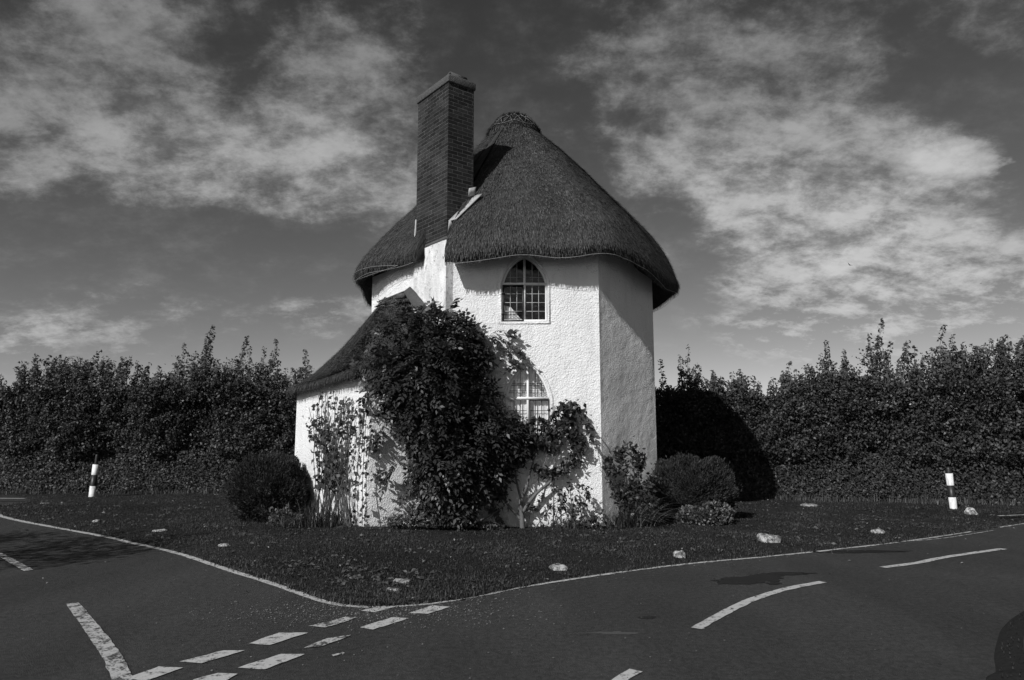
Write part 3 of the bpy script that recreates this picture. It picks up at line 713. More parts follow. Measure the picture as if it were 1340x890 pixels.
def straws(name, P, T, Nn, length, width, parent, mat=M_straw, tone=None, lift=.02):
    n = len(P); S = np.cross(T, Nn); S /= np.linalg.norm(S, axis=1, keepdims=True) + 1e-9
    L = length * (.6 + .8 * rng.random(n))[:, None]; W = width * (.6 + .8 * rng.random(n))[:, None]
    T = T + rng.normal(0, .16, (n, 3)); T /= np.linalg.norm(T, axis=1, keepdims=True)
    a = P + Nn * .004; b = P + T * L + Nn * lift * rng.random((n, 1)) * 1.5
    V = np.stack([a - S * W / 2, a + S * W / 2, b + S * W / 3, b - S * W / 3], 1).reshape(-1, 3); F = np.arange(4 * n).reshape(-1, 4)
    tn = np.repeat(rng.random(n) ** 1.6 if tone is None else tone, 4)
    return mesh_np(name, V, F, mat, parent, tone=tn)
def scatter_grid(G, n, lo=0, hi=None):
    """random points on a grid surface G (rows down the slope, columns around)"""
    m, c = G.shape[:2]; hi = m - 1 if hi is None else hi
    dr = np.linalg.norm(G[1:, :-1] - G[:-1, :-1], axis=2); dc = np.linalg.norm(G[:-1, 1:] - G[:-1, :-1], axis=2); ar = (dr * dc); ar[:lo] = 0; ar[hi:] = 0
    idx = rng.choice(ar.size, n, p=(ar / ar.sum()).ravel()); r, q = np.divmod(idx, c - 1); fr, fc = rng.random(n), rng.random(n)
    a, b, d, e = G[r, q], G[r, q + 1], G[r + 1, q], G[r + 1, q + 1]
    P = a * ((1 - fr) * (1 - fc))[:, None] + b * ((1 - fr) * fc)[:, None] + d * (fr * (1 - fc))[:, None] + e * (fr * fc)[:, None]
    T = (d - a) + 1e-9; T /= np.linalg.norm(T, axis=1, keepdims=True); S = b - a; Nn = np.cross(T, S); Nn /= np.linalg.norm(Nn, axis=1, keepdims=True) + 1e-9
    return P, T, Nn
P, T, Nn = scatter_grid(rG, 80000, 3, 72)
s_ = np.sign((Nn * (P - np.array([RC[0], RC[1], 5.0]))).sum(1, keepdims=True)); Nn *= s_
straws('loose_straw', P, T, Nn, .075, .008, roof)
P, T, Nn = scatter_grid(rG, 9000, 70, 76); Nn *= np.sign((Nn * (P - np.array([RC[0], RC[1], 4.0]))).sum(1, keepdims=True))
T = T * .6 + np.array([0, 0, -.5]) + Nn * .25; T /= np.linalg.norm(T, axis=1, keepdims=True)
straws('eave_straw', P, T, Nn, .06, .008, roof)
# faint sheets of chicken wire pulled over the eaves: loose wires hanging round the edge
mb = MB()
T_ = np.gradient(eav[:, :2], axis=0); T_ /= np.linalg.norm(T_, axis=1, keepdims=True); OUT = np.stack([T_[:, 1], -T_[:, 0]], 1)
for off, dz, r_ in ((.02, -.03, .0035),):
    e = eav.copy(); wob = .02 * N1(e, 3, 2); e[:, :2] += OUT * (off + wob)[:, None]; e[:, 2] += dz + wob; mb.tube(e[4:-3], r_, 4)
seg_i = list(range(100, 150)) ; e = eav[225:268].copy()
for off, dz in ((.14, .05), (.10, -.12)):
    q = e.copy(); fade = np.sin(np.linspace(0, np.pi, len(q))); q[:, :2] += OUT[225:268] * (.03 + off * fade)[:, None]; q[:, 2] += dz * fade + .0; mb.tube(q, .003, 4)
mb.build('wire_netting', M_leadbar, roof)

# ridge cap: a straw topknot bound with spars
def ridge_cap():
    n, m = 64, 22; V = []
    for j in range(m):
        t = j / (m - 1)
        rx = np.interp(t, [0, .15, .3, .5, .72, .85, 1], [.03, .20, .31, .39, .48, .60, .55]); z = np.interp(t, [0, .15, .3, .5, .72, .85, 1], [8.83, 8.82, 8.79, 8.72, 8.62, 8.45, 8.36])
        for i in range(n):
            a = 2 * math.pi * i / n; sag = .035 * math.sin(a * 7) * t * t; c_, s_ = math.cos(a), math.sin(a)
            V.append((RC[0] + .02 + rx * c_ * 1.0, RC[1] + rx * s_ * .95, z + sag * .8 - .03 * abs(c_) * t))
    V = np.array(V); V += (N2(V, 9, 3) * .02)[:, None] * np.array([1, 1, 1]); i = np.arange(m - 1)[:, None] * n + np.arange(n)[None]; i2 = np.arange(m - 1)[:, None] * n + (np.arange(n)[None] + 1) % n
    F = np.stack([i, i + n, i2 + n, i2], -1).reshape(-1, 4)
    UV = np.stack([np.tile(np.arange(n) / n * 4, m), np.repeat(np.arange(m) / m * .8, n)], 1)
    o = mesh_np('ridge_cap', V, F, M_thatch, roof, uv=UV, smooth=True)
    G = V.reshape(m, n, 3); P, T, Nn = scatter_grid(G, 6000, 1); Nn *= np.sign((Nn * (P - np.array([RC[0], RC[1], 8.3]))).sum(1, keepdims=True))
    straws('cap_straw', P, T, Nn, .06, .008, roof, tone=rng.random(6000) * .8 + .2, lift=.04)
    mb = MB()
    def on(a, t):
        i_ = a / (2 * math.pi) * n; r_ = t * (m - 1); q = G[int(r_) % m, int(i_) % n]; d = q - np.array([RC[0], RC[1], 8.3]); return q + d / np.linalg.norm(d) * .02
    for q in range(14):
        a = 2 * math.pi * q / 14
        for da in (-.42, .42): mb.tube([on((a + da * s) % (2 * math.pi), .42 + .42 * (s + .5)) for s in (-.5, -.2, .1, .5)], .009, 4)
    mb.tube([on(a % (2 * math.pi), .84) for a in np.linspace(0, 2 * math.pi, 60)], .009, 4)
    mb.build('spars', M_spar, roof)
    k_ = MB(); c = np.array(at(701, 171, 15.25)); V = []
    for j in range(9):
        for i_ in range(12):
            a, b = 2 * math.pi * i_ / 12, math.pi * j / 8; V.append(c + np.array([.10 * math.sin(b) * math.cos(a) + .02 * math.cos(b), .08 * math.sin(b) * math.sin(a), .085 * math.cos(b)]) * (1 + .15 * rng.random()))
    i = np.arange(8)[:, None] * 12 + np.arange(12)[None]; i2 = np.arange(8)[:, None] * 12 + (np.arange(12)[None] + 1) % 12
    k_.add(V, np.stack([i, i + 12, i2 + 12, i2], -1).reshape(-1, 4)); k_.build('straw_knot', M_cap, roof)
ridge_cap()

# lead flashing between chimney and thatch (right of the stack), and small pieces at its left
def slabline(name, pts, wvec, th, mat, parent):
    P = np.array(pts, float); wv = np.array(wvec, float); n = len(P); nrm = np.cross(P[-1] - P[0], wv); nrm /= np.linalg.norm(nrm); mb = MB()
    V = np.concatenate([P, P + wv, P + wv + nrm * th, P + nrm * th]); i = np.arange(n - 1); F = []
    for a in range(4):
        b = (a + 1) % 4; F.append(np.stack([i + a * n, i + 1 + a * n, i + 1 + b * n, i + b * n], 1))
    mb.add(V, [np.concatenate(F), np.array([[0, n, 2 * n, 3 * n], [n - 1, 4 * n - 1, 3 * n - 1, 2 * n - 1]])]); return mb.build(name, mat, parent)
cr = lambda s, px, py, g=.02: None
def chim_pt(s, z, g=.03): p = C0 + cb_ * s - ca * g; return np.array([p[0], p[1], z])
def zc(s): return 5.62 + s * 1.05
slabline('flashing', [chim_pt(s, zc(s), .012) for s in np.linspace(.02, .60, 10)], (.16, -.13, .0), .02, M_lead, chim)
slabline('flashing', [chim_pt(s, 6.22 + (s - .5) * .4, .01) for s in np.linspace(.46, .62, 4)], (.02, -.02, .16), .015, M_lead, chim)
slabline('flashing', [chim_pt(s, zc(s) - .28, .014) for s in np.linspace(.0, .10, 3)], (.03, -.03, .28), .012, M_lead, chim)
pl_ = C0 + ca * (CL + .01)
slabline('flashing', [(pl_[0], pl_[1], 5.0), (pl_[0], pl_[1], 5.55), (pl_[0] + .02, pl_[1] + .02, 5.95)], (-.03, -.025, .0), .02, M_lead, chim)

# lean-to ----------------------------------------------------------
A1 = np.array([-2.42, 12.12]); A0 = np.array([-.95, 12.91]); A2 = np.array([-4.47, 14.80]); A3 = np.array([-3.55, 16.0])
wall = dict(V=[], F=[], n=0)
wall_face(A1, A0, -.1, 2.84); wall_face(A2, A1, -.1, 2.66); wall_face(A3, A2, -.1, 2.66, st=.1); wall_face((-2.9, 15.9), A3, -.1, 2.66, st=.1)
mesh_np('lean_to_wall', np.concatenate(wall['V']), np.concatenate(wall['F']), M_wall, house, smooth=True)
LA = np.array([-2.74, 14.88, 4.56])
def leanto_roof():
    E = spline(np.array([(-.50, 12.78, 3.30), (-.95, 12.66, 3.0), (-1.75, 12.28, 2.78), (-2.30, 11.98, 2.66), (-2.52, 11.94, 2.64), (-2.70, 12.10, 2.63), (-3.4, 13.1, 2.55), (-4.3, 14.25, 2.48), (-4.62, 14.7, 2.46), (-4.70, 14.95, 2.46), (-4.6, 15.2, 2.47), (-4.1, 15.9, 2.52), (-3.6, 16.3, 2.6), (-2.7, 16.5, 2.8)]), 8)
    A = np.array([LA + (np.array([-2.10, 14.06, 4.60]) - LA) * np.clip(1 - i / 30, 0, 1) for i in range(len(E))])
    m = 40; n = len(E); U = np.linspace(0, 1, m); G = np.zeros((m, n, 3))
    for j, u in enumerate(U):
        G[j, :, :2] = A[:, :2] + (E[:, :2] - A[:, :2]) * u; zt = E[:, 2] + .19; pw = np.interp(np.arange(n), [0, 22, 46, 60], [1.0, 1.05, 1.25, 1.4]); G[j, :, 2] = zt + (A[:, 2] - zt) * ((1 - u) ** pw)
    G[..., 2] += N1(G.reshape(-1, 3), 1.5, 2).reshape(m, n) * .03 * np.sin(np.pi * U)[:, None]
    T = np.gradient(E[:, :2], axis=0); T /= np.linalg.norm(T, axis=1, keepdims=True); out = np.stack([-T[:, 1], T[:, 0]], 1); out *= np.sign((out * (E[:, :2] - LA[:2])).sum(1, keepdims=True))
    rows = [G]
    for off, dz in [(.010, .15), (.008, .11), (-.01, .08), (-.03, .065), (-.08, .08), (-.3, .18)]:
        e = E.copy(); e[:, :2] += out * off; e[:, 2] += dz + .012 * N2(E, 5, 2); rows.append(e[None])
    G = np.concatenate(rows, 0); M_ = len(G); seg = np.concatenate([[0], np.cumsum(np.linalg.norm(np.diff(E[:, :2], axis=0), axis=1))]); sl_ = np.concatenate([[0], np.cumsum(np.linalg.norm(np.diff(G, axis=0), axis=2).mean(1))])
    UV = np.stack([np.tile(seg, M_), np.repeat(sl_, n)], 1); i = np.arange(M_ - 1)[:, None] * n + np.arange(n - 1)[None]
    o = mesh_np('lean_to_roof', G.reshape(-1, 3), np.stack([i, i + n, i + n + 1, i + 1], -1).reshape(-1, 4), M_thatch, house, uv=UV, smooth=True)
    P, T, Nn = scatter_grid(G, 22000, 1, m + 3); Nn *= np.sign((Nn * (P - np.array([-2.6, 14.6, 2.0]))).sum(1, keepdims=True)); straws('loose_straw', P, T, Nn, .085, .008, o, lift=.025)
    return o, E
lroof, LE = leanto_roof()
# ragged bundle at the top of the lean-to thatch and the dark sloping board against the wall
a = np.array(at(538, 377, 13.85)); b = np.array(at(601, 441, 12.72)); d_ = b - a
mb = MB(); nrm = np.array([-.30, -.75, .45]); nrm /= np.linalg.norm(nrm); wv = np.cross(d_ / np.linalg.norm(d_), nrm); wv = wv / np.linalg.norm(wv); wv = wv if wv[0] < 0 else -wv
c4 = [a, b, b + wv * .38, a + wv * .17]; mb.add([p for p in c4] + [p + nrm * .05 for p in c4], np.array([[0, 1, 2, 3], [7, 6, 5, 4], [0, 4, 5, 1], [1, 5, 6, 2], [2, 6, 7, 3], [3, 7, 4, 0]]))
mb.build('ridge_board', M_felt, lroof)
mb = MB()
for q in range(260):
    t = random.random(); p = np.array(at(500 + 26 * t, 393 - 3 * t + random.random() * 14, 14.7 - .7 * t)) + rng.normal(0, .03, 3); d = np.array([rng.normal(-.5, .5), rng.normal(-.7, .3), rng.normal(-.7, .35)]); d /= np.linalg.norm(d)
    mb.tube([p - d * .05, p + d * .16], .009, 3, tone=random.random())
mb.build('cap_bundle', M_straw, lroof)
p0 = np.array(at(521, 388, 13.9)); mb = MB(); mb.tube([p0, p0 + (.16, -.12, -.01)], [.06, .055], 8); mb.build('roll_tile', M_cap, lroof)
# thin cable looping over the lower window
mb = MB(); mb.tube([np.array(at(px, py, YW - .02)) for px, py in [(642, 488), (652, 477), (661, 470), (665, 466), (669, 462), (680, 461.5), (684, 465), (684, 474)]], .006, 4); mb.build('cable', M_leadbar, house)
rebase(house)

# ------------------------------------------------------------------ plants
def leaf_cloud(P, Nrm, size, aspect=.6, tone=None, jit=.7, droop=0., fold=.15):
    """one folded diamond per point; Nrm = preferred facing"""
    n = len(P); N_ = Nrm + rng.normal(0, jit, (n, 3)); N_ /= np.linalg.norm(N_, axis=1, keepdims=True) + 1e-9
    T = rng.normal(0, 1, (n, 3)); T[:, 2] -= droop; T -= N_ * (T * N_).sum(1, keepdims=True); T /= np.linalg.norm(T, axis=1, keepdims=True) + 1e-9
    S = np.cross(N_, T); L = (size * (.6 + .8 * rng.random(n)))[:, None]; W = L * aspect
    V = np.stack([P - T * L * .5, P + S * W * .5 + N_ * L * fold - T * L * .05, P + T * L * .5, P - S * W * .5 + N_ * L * fold - T * L * .05], 1).reshape(-1, 3)
    tn = np.repeat(rng.random(n) if tone is None else tone, 4); return V, np.arange(4 * n).reshape(-1, 4), tn

HP = np.array([(-60, 31), (-30, 24.5), (-16, 21.6), (-11, 21.3), (-6, 21.3), (-3, 21.8), (0, 22), (3, 21), (5, 19.9), (7, 19.2), (10, 18.2), (13, 17.3), (22, 15.8), (45, 14)], float)
def hedge(name, label, x0, x1, hfun, seed, nleaf, flip=False):
    path = spline(HP, 20); sel = (path[:, 0] >= x0) & (path[:, 0] <= x1); path = path[sel]
    seg = np.concatenate([[0], np.cumsum(np.linalg.norm(np.diff(path, axis=0), axis=1))]); L = seg[-1]
    root = empty(name, (float(path[len(path) // 2, 0]), float(path[len(path) // 2, 1]), 0)); tag(root, label, 'hedge', 'boundary hedges behind the cottage')
    TH = 1.7
    def P_of(s, across, z):     # across: 0 front .. TH back
        x = np.interp(s, seg, path[:, 0]); y = np.interp(s, seg, path[:, 1]); x2 = np.interp(s + .2, seg, path[:, 0]); y2 = np.interp(s + .2, seg, path[:, 1]); d = np.stack([x2 - x, y2 - y], 1); d /= np.linalg.norm(d, axis=1, keepdims=True) + 1e-9
        return np.stack([x - d[:, 1] * across, y + d[:, 0] * across, z], 1), d
    # weight leaves to where the camera can see them
    s_try = rng.random(nleaf * 3) * L; xx = np.interp(s_try, seg, path[:, 0]); yy_ = np.interp(s_try, seg, path[:, 1]); wgt = np.where(np.abs(xx) < yy_ * .80, 1., .12); s = s_try[rng.random(len(s_try)) < wgt][:nleaf]; n = len(s)
    xw = np.interp(s, seg, path[:, 0]); h = hfun(xw)
    part = rng.random(n); top = part > .70
    z = np.where(top, h, h * rng.random(n) ** .9); across = np.where(top, TH * rng.random(n), 0)
    P0, d = P_of(s, across, z); lump = N1(P0, .75, 3) * .55 + N2(P0, 2.4, 3) * .34 + N1(P0, 7., 2) * .10
    depth = np.abs(rng.normal(0, .20, n)) + np.where(rng.random(n) > .8, .3 * rng.random(n), 0); nin = np.stack([-d[:, 1], d[:, 0], d[:, 0] * 0], 1)
    bulge = np.where((z < 1.25) & ~top, -.55 * (1 - z / 1.25) ** .6, 0)           # cut in at the foot
    P1 = P0 + np.where(top[:, None], np.array([0, 0, 1.]) * (lump * .9 - depth)[:, None], nin * (-lump + depth - .0 - bulge)[:, None])
    P1[:, 2] = np.maximum(P1[:, 2], .08)
    Nn = np.where(top[:, None], np.array([0, -.5, 1.]), -nin + np.array([0, 0, .45]))
    tone = np.clip(rng.random(n) * .8 + .25 * N2(P1, 1.1, 2) + .08, 0, 1) + .8 * (rng.random(n) > .975)
    V, F, tn = leaf_cloud(P1, Nn, .074, .66, tone, 1.7, fold=.25); mesh_np('foliage', V, F, M_hedge, root, tone=tn)
    # dark filler sheet added inside so no sky shows through the leaves
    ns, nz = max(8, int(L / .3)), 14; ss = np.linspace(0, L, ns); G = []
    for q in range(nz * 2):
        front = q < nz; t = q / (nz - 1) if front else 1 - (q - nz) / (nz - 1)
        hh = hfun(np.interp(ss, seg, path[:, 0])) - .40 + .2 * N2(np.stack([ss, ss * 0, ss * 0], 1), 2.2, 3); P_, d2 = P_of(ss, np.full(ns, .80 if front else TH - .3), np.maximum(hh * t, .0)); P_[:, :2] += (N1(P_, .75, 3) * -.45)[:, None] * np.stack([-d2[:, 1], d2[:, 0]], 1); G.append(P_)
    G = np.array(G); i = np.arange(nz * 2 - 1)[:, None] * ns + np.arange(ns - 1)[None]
    mesh_np('dark_hedge_filler', G.reshape(-1, 3), np.stack([i, i + 1, i + ns + 1, i + ns], -1).reshape(-1, 4), M_core, root, smooth=True)
    return root, P_of, seg, path

def shoots(root, pts, mat=M_shoot, leaf=.092, dens=42, seed=0, twig_name='twigs', leaf_name='shoot_leaves', lean=.14):
    """pts: list of (x, y, z, height). upright leafy shoots"""
    mb = MB(); LP = []; LN = []; LT = []
    for (x, y, z, h) in pts:
        p = np.array([x, y, z]); d = np.array([rng.normal(.05, lean), rng.normal(0, lean), 1.]); d /= np.linalg.norm(d); n = 6; P = [p]; cur = d.copy()
        for q in range(n): cur = cur + rng.normal(0, .07, 3); cur /= np.linalg.norm(cur); P.append(P[-1] + cur * h / n)
        P = np.array(P); mb.tube(P, np.linspace(.012, .004, n + 1), 4)
        m = int(h * dens); t = rng.random(m) ** .85 * n; t = np.minimum(t, n - .001); i = t.astype(int); Q = P[i] + (P[i + 1] - P[i]) * (t - i)[:, None]
        r = .02 + .085 * (1 - t / n) ** .5 * rng.random(m) + .02; a = rng.random(m) * 2 * np.pi; o = np.stack([np.cos(a), np.sin(a), rng.normal(.2, .3, m)], 1)
        LP.append(Q + o * r[:, None]); LN.append(o * .5 + np.array([0, -.3, .5])); LT.append(np.clip(rng.random(m) * .8 + .2, 0, 1))
        for q in range(int(h * 3)):                                      # side sprigs
            t0 = rng.random() * n * .8; i0 = int(t0); q0 = P[i0] + (P[i0 + 1] - P[i0]) * (t0 - i0); a0 = rng.random() * 6.28; l = .12 + .22 * rng.random() * (1 - t0 / n); dd = np.array([math.cos(a0) * .7, math.sin(a0) * .7, .75]); q1 = q0 + dd * l
            mb.tube([q0, q1], [.005, .003], 3); k2 = int(l * 46); tt = rng.random(k2)[:, None]; LP.append(q0 + (q1 - q0) * tt + rng.normal(0, .03, (k2, 3))); LN.append(rng.normal(0, .5, (k2, 3)) + np.array([0, -.2, .6])); LT.append(rng.random(k2))
    mb.build(twig_name, M_twig, root)
    V, F, tn = leaf_cloud(np.concatenate(LP), np.concatenate(LN), leaf, .62, np.concatenate(LT), .6); mesh_np(leaf_name, V, F, mat, root, tone=tn)

def top_z(px, py, D): return at(px, py, D)[2]
def pathy(x): sp = spline(HP, 20); return np.interp(x, sp[:, 0], sp[:, 1])
pxs = [0, 60, 110, 160, 200, 240, 300, 360, 400, 460, 860, 900, 960, 1010, 1060, 1100, 1160, 1220, 1280, 1340]
pys = [512, 508, 506, 508, 505, 498, 500, 512, 516, 520, 512, 512, 516, 520, 505, 502, 500, 500, 496, 494]
hx, hz = [], []
for a_, b_ in zip(pxs, pys):
    D = 21.5
    for _ in range(6): D = float(pathy(at(a_, b_, D)[0]))
    q = at(a_, b_, D); hx.append(q[0]); hz.append(q[2])
def hfun(x): return np.interp(x, hx, hz) + .16 * N2(np.stack([x, x * 0, x * 0 + 3], 1), .8, 3)
hL, PL, sL, pL = hedge('hedge', 'long dark leafy hedge on the left of the cottage, behind the left bollard', -34, -.6, hfun, 1, 150000)
hR, PR, sR, pR = hedge('hedge', 'long dark leafy hedge on the right of the cottage, behind the right bollard', -.4, 30, hfun, 2, 140000)
# short shoots all along the hedge tops
def hedge_shoots(root, x0, x1, n, hmul=1.):
    xs = x0 + (x1 - x0) * rng.random(n); bunch = N1(np.stack([xs, xs * 0, xs * 0], 1), .9, 2); pts = []
    for x, b_ in zip(xs, bunch):
        y = float(pathy(x)) + rng.random() * 1.2; pts.append((x, y, float(hfun(np.array([x]))[0]) - .15, max(.2, (.35 + .5 * b_ + .35 * rng.random()) * hmul)))
    shoots(root, pts)
hedge_shoots(hL, -16.5, -4, 270, 1.2); hedge_shoots(hR, 2.5, 15.5, 290, 1.25)

def clump(name, label, spec, group='tall leafy shrubs rising out of the hedge', grow=1., thin=False):
    """a taller shrub rising out of the hedge; spec: (px, tip py, spread px) of its leading shoots"""
    c = np.mean([s_[0] for s_ in spec]); 
    D = 21.
    for _ in range(6): D = float(pathy(at(c, 480, D)[0])) + .75
    root = empty(name, (at(c, 480, D)[0], D, 0)); tag(root, label, 'shrub', group); pts = []
    LPs = []
    for (px, py, sp) in spec:
        tip = np.array(at(px, py - 7, D)); base_z = 2.7
        k_ = max(3, int(sp / 3.0))
        for q in range(k_):
            fx = rng.normal(0, sp / 2.4) * D / 930; hgt = (tip[2] - base_z) * (1. if q == 0 else max(.35, 1 - abs(fx) / (sp * D / 930) * .55 - .30 * rng.random()))
            pts.append((tip[0] + (0 if q == 0 else fx), D + rng.normal(0, .25), base_z, hgt))
        m = int(sp * 34); LPs.append(np.stack([tip[0] + rng.normal(0, sp / 2.6 * D / 930, m), D + rng.normal(0, .3, m), base_z + (tip[2] - base_z) * .62 * rng.random(m) ** 1.3], 1))
    if not thin:
        P = np.concatenate(LPs); V, F, tn = leaf_cloud(P, np.tile(np.array([0, -.6, .5]), (len(P), 1)), .08, .62, rng.random(len(P)), .8); mesh_np('foliage', V, F, M_shoot, root, tone=tn)
    shoots(root, pts, dens=52, lean=.06)
    mb = MB(); b0 = np.array([at(c, 480, D)[0], D + .35, .05])
    for p in pts[::3]: mb.tube(np.array([b0, b0 * .55 + np.array(p[:3]) * .45 + [0, .2, .3], np.array(p[:3])]), [.035, .025, .012], 5)
    mb.build('trunk', M_bark, root); rebase(root)
rebase(hL); rebase(hR)
clump('shrub', 'leafy shrub topping the hedge at the far left above the striped bollard', [(70, 480, 16), (108, 458, 14), (135, 478, 12)])
clump('shrub', 'tallest shrub rising from the hedge left of the cottage', [(222, 470, 14), (255, 428, 18), (277, 440, 14), (240, 455, 12)])
clump('shrub', 'leafy shrub topping the hedge just right of the tallest one left of the cottage', [(308, 442, 14), (348, 450, 16), (330, 462, 14), (362, 478, 10)])
clump('shrub', 'small shrub peeping over the hedge beside the lean-to thatch', [(398, 468, 10), (408, 462, 7)], thin=True)
clump('shrub', 'pale slender shrub beside the right wall of the cottage', [(868, 478, 8), (890, 463, 12), (907, 478, 8)], thin=True)
clump('shrub', 'low leafy shrub topping the hedge between cottage and the first tall shrub on the right', [(938, 492, 14), (968, 490, 14), (1026, 480, 7)])
clump('shrub', 'broad tall shrub, first of the tall ones on the right with highest spire', [(1080, 452, 14), (1105, 462, 14), (1134, 424, 13), (1150, 455, 12)])
clump('shrub', 'tall pointed shrub in the hedge above the right striped bollard', [(1180, 450, 6), (1198, 458, 12), (1221, 430, 12), (1240, 460, 12)])
clump('shrub', 'airy shrub rising from the hedge at the far right edge', [(1272, 455, 14), (1300, 445, 12), (1325, 448, 12), (1352, 445, 12)])

# undergrowth along the hedge foot
def undergrowth():
    n = 90000; s = rng.random(n); x = -17 + 33 * s; y = pathy(x) - .95 * rng.random(n) ** .8 + .35; h = 1.0 + .4 * N1(np.stack([x, x * 0, x * 0], 1), 1.2, 3)
    t = rng.random(n); z = h * t * np.clip((y - pathy(x) + .75) / .7, .16, 1); P = np.stack([x, y + N2(np.stack([x, z, x * 0], 1), 2, 2) * .15, z + .06], 1)
    V, F, tn = leaf_cloud(P, np.tile(np.array([0, -.8, .6]), (n, 1)), .07, .55, np.clip(rng.random(n) * .7 + .2 * N1(P, 1.5, 2) + .1, 0, 1), .8)
    return tag(mesh_np('undergrowth', V, F, M_weed, tone=tn * .6), 'low tangled weeds along the foot of the hedge', 'undergrowth', kind='stuff')
undergrowth()
def blades(P, h, wdt, tone, bend=.5, seed=0):
    n = len(P); a = rng.random(n) * 2 * np.pi; d = np.stack([np.cos(a), np.sin(a), a * 0], 1); s = np.stack([-np.sin(a), np.cos(a), a * 0], 1); H = (h * (.5 + rng.random(n)))[:, None]; b = (bend * rng.random(n))[:, None]; W = wdt * (.7 + .6 * rng.random(n))[:, None]
    m = P + d * H * b * .3 + np.array([0, 0, 1.]) * H * .6; t = P + d * H * b + np.array([0, 0, 1.]) * H * (1 - .3 * b)
    V = np.stack([P - s * W / 2, P + s * W / 2, m + s * W * .35, m - s * W * .35, t], 1).reshape(-1, 3); k_ = np.arange(n)[:, None] * 5
    return V, [k_ + np.array([[0, 1, 2, 3]]), k_ + np.array([[3, 2, 4]])], np.repeat(tone, 5)
def lawn():
    n = 420000; y = 7.1 + (21.5 - 7.1) * rng.random(n) ** 1.25; x = (rng.random(n) * 2 - 1) * y * .76; ok = inside(x, y, island); x, y = x[ok], y[ok]
    hp = np.array([A0 for A0 in HOUSE]); ok = ~inside(x, y, hp); x, y = x[ok], y[ok]; ok = y < pathy(x) + .1; x, y = x[ok], y[ok]
    z = gz(x, y); ed = edge_dist(x, y); p3 = np.stack([x, y, x * 0], 1); nz_ = N1(p3, 1.6, 3); nz2 = N2(p3, .5, 2)
    keep = rng.random(len(x)) < np.clip(ed / .25 + .25, 0, 1) * np.clip(.95 + .9 * nz_, .18, 1); x, y, z, nz_, nz2, ed = x[keep], y[keep], z[keep], nz_[keep], nz2[keep], ed[keep]
    tone = np.clip(.36 + .45 * nz_ + .30 * nz2 + .30 * np.exp(-ed / .22) + rng.normal(0, .22, len(x)) + .9 * (rng.random(len(x)) > .985), 0, 1.5); h = .026 + .014 * nz_ + .05 * (rng.random(len(x)) > .992)
    V, F, tn = blades(np.stack([x, y, z - .005], 1), h, .010, tone, 1.5)
    return tag(mesh_np('lawn', V, F, M_grass, tone=tn), 'short rough grass covering the road island round the cottage', 'grass', kind='stuff')
lawn()
def verge_weeds():
    n = 22000; x = -17 + 33 * rng.random(n); y = pathy(x) - .55 + rng.normal(0, .22, n) + .35 * N1(np.stack([x, x * 0, x * 0 + 7], 1), .7, 3); ok = rng.random(n) < np.clip(.45 + .9 * N2(np.stack([x, y, x * 0], 1), 1.1, 3), .05, 1); x, y = x[ok], y[ok]; n = len(x); P = np.stack([x, y, gz(x, y)], 1); V, F, tn = blades(P, .10 + .16 * rng.random(n) ** 3, .012, rng.random(n) ** 2.2 * .7, 1.2)
    return tag(mesh_np('long_grass', V, F, M_dry, tone=tn), 'longer untrimmed grass at the edge of the hedge', 'grass', kind='stuff')
verge_weeds()
def grit():
    # loose chippings and soil crumbs washed along the road edge and round the tip of the grass
    n = 5200; i = rng.integers(0, len(front_edge) - 1, n); a, b = front_edge[i], front_edge[i + 1]; T = b - a; T /= np.linalg.norm(T, axis=1, keepdims=True) + 1e-9; o = np.stack([T[:, 1], -T[:, 0]], 1)
    P = a + (b - a) * rng.random((n, 1)) + o * (rng.exponential(.10, (n, 1)) - .03)
    m = 2600; tip = np.array(gnd(487, 800)); P = np.concatenate([P, tip + rng.normal(0, 1, (m, 2)) * [.75, .28] + [0, -.12], np.array(gnd(600, 840)) + rng.normal(0, 1, (500, 2)) * [2.6, 1.2]]); n = len(P)
    r_ = (.003 + .007 * rng.random(n) ** 3)[:, None]; z = np.full(n, .006); isl = inside(P[:, 0], P[:, 1], island); z[isl] = gz(P[isl, 0], P[isl, 1]); c = np.c_[P, z]
    dirs = np.array([(1, 0, 0), (0, 1, 0), (-1, 0, 0), (0, -1, 0), (0, 0, .8)]); V = (c[:, None] + dirs[None] * r_[:, None] * (.6 + .8 * rng.random((n, 5, 1)))).reshape(-1, 3); k_ = np.arange(n)[:, None] * 5
    F = np.concatenate([k_ + np.array([[q, (q + 1) % 4, 4]]) for q in range(4)])
    tag(mesh_np('grit', V, F, M_straw, tone=np.repeat(rng.random(n) * 1.6, 5)), 'loose grit and soil crumbs along the road edge', 'grit', kind='stuff')
grit()
def fallen_leaves():
    n = 1500; y = 7.2 + 12 * rng.random(n); x = (rng.random(n) * 2 - 1) * y * .72; ok = ~inside(x, y, np.array(HOUSE)) & (y < pathy(x) - .3) & (inside(x, y, island) | (rng.random(n) < .12)); x, y = x[ok], y[ok]; isl = inside(x, y, island); z = np.full(len(x), .012); z[isl] = gz(x[isl], y[isl]) + .02
    P = np.stack([x, y, z], 1); V, F, tn = leaf_cloud(P, np.tile([0, 0, 1.], (len(P), 1)), .038, .6, rng.random(len(P)) ** 2 * 1.6, .35); tag(mesh_np('fallen_leaves', V, F, M_dry, tone=tn), 'small fallen leaves scattered over the grass and road edge', 'fallen leaves', kind='stuff')
fallen_leaves()
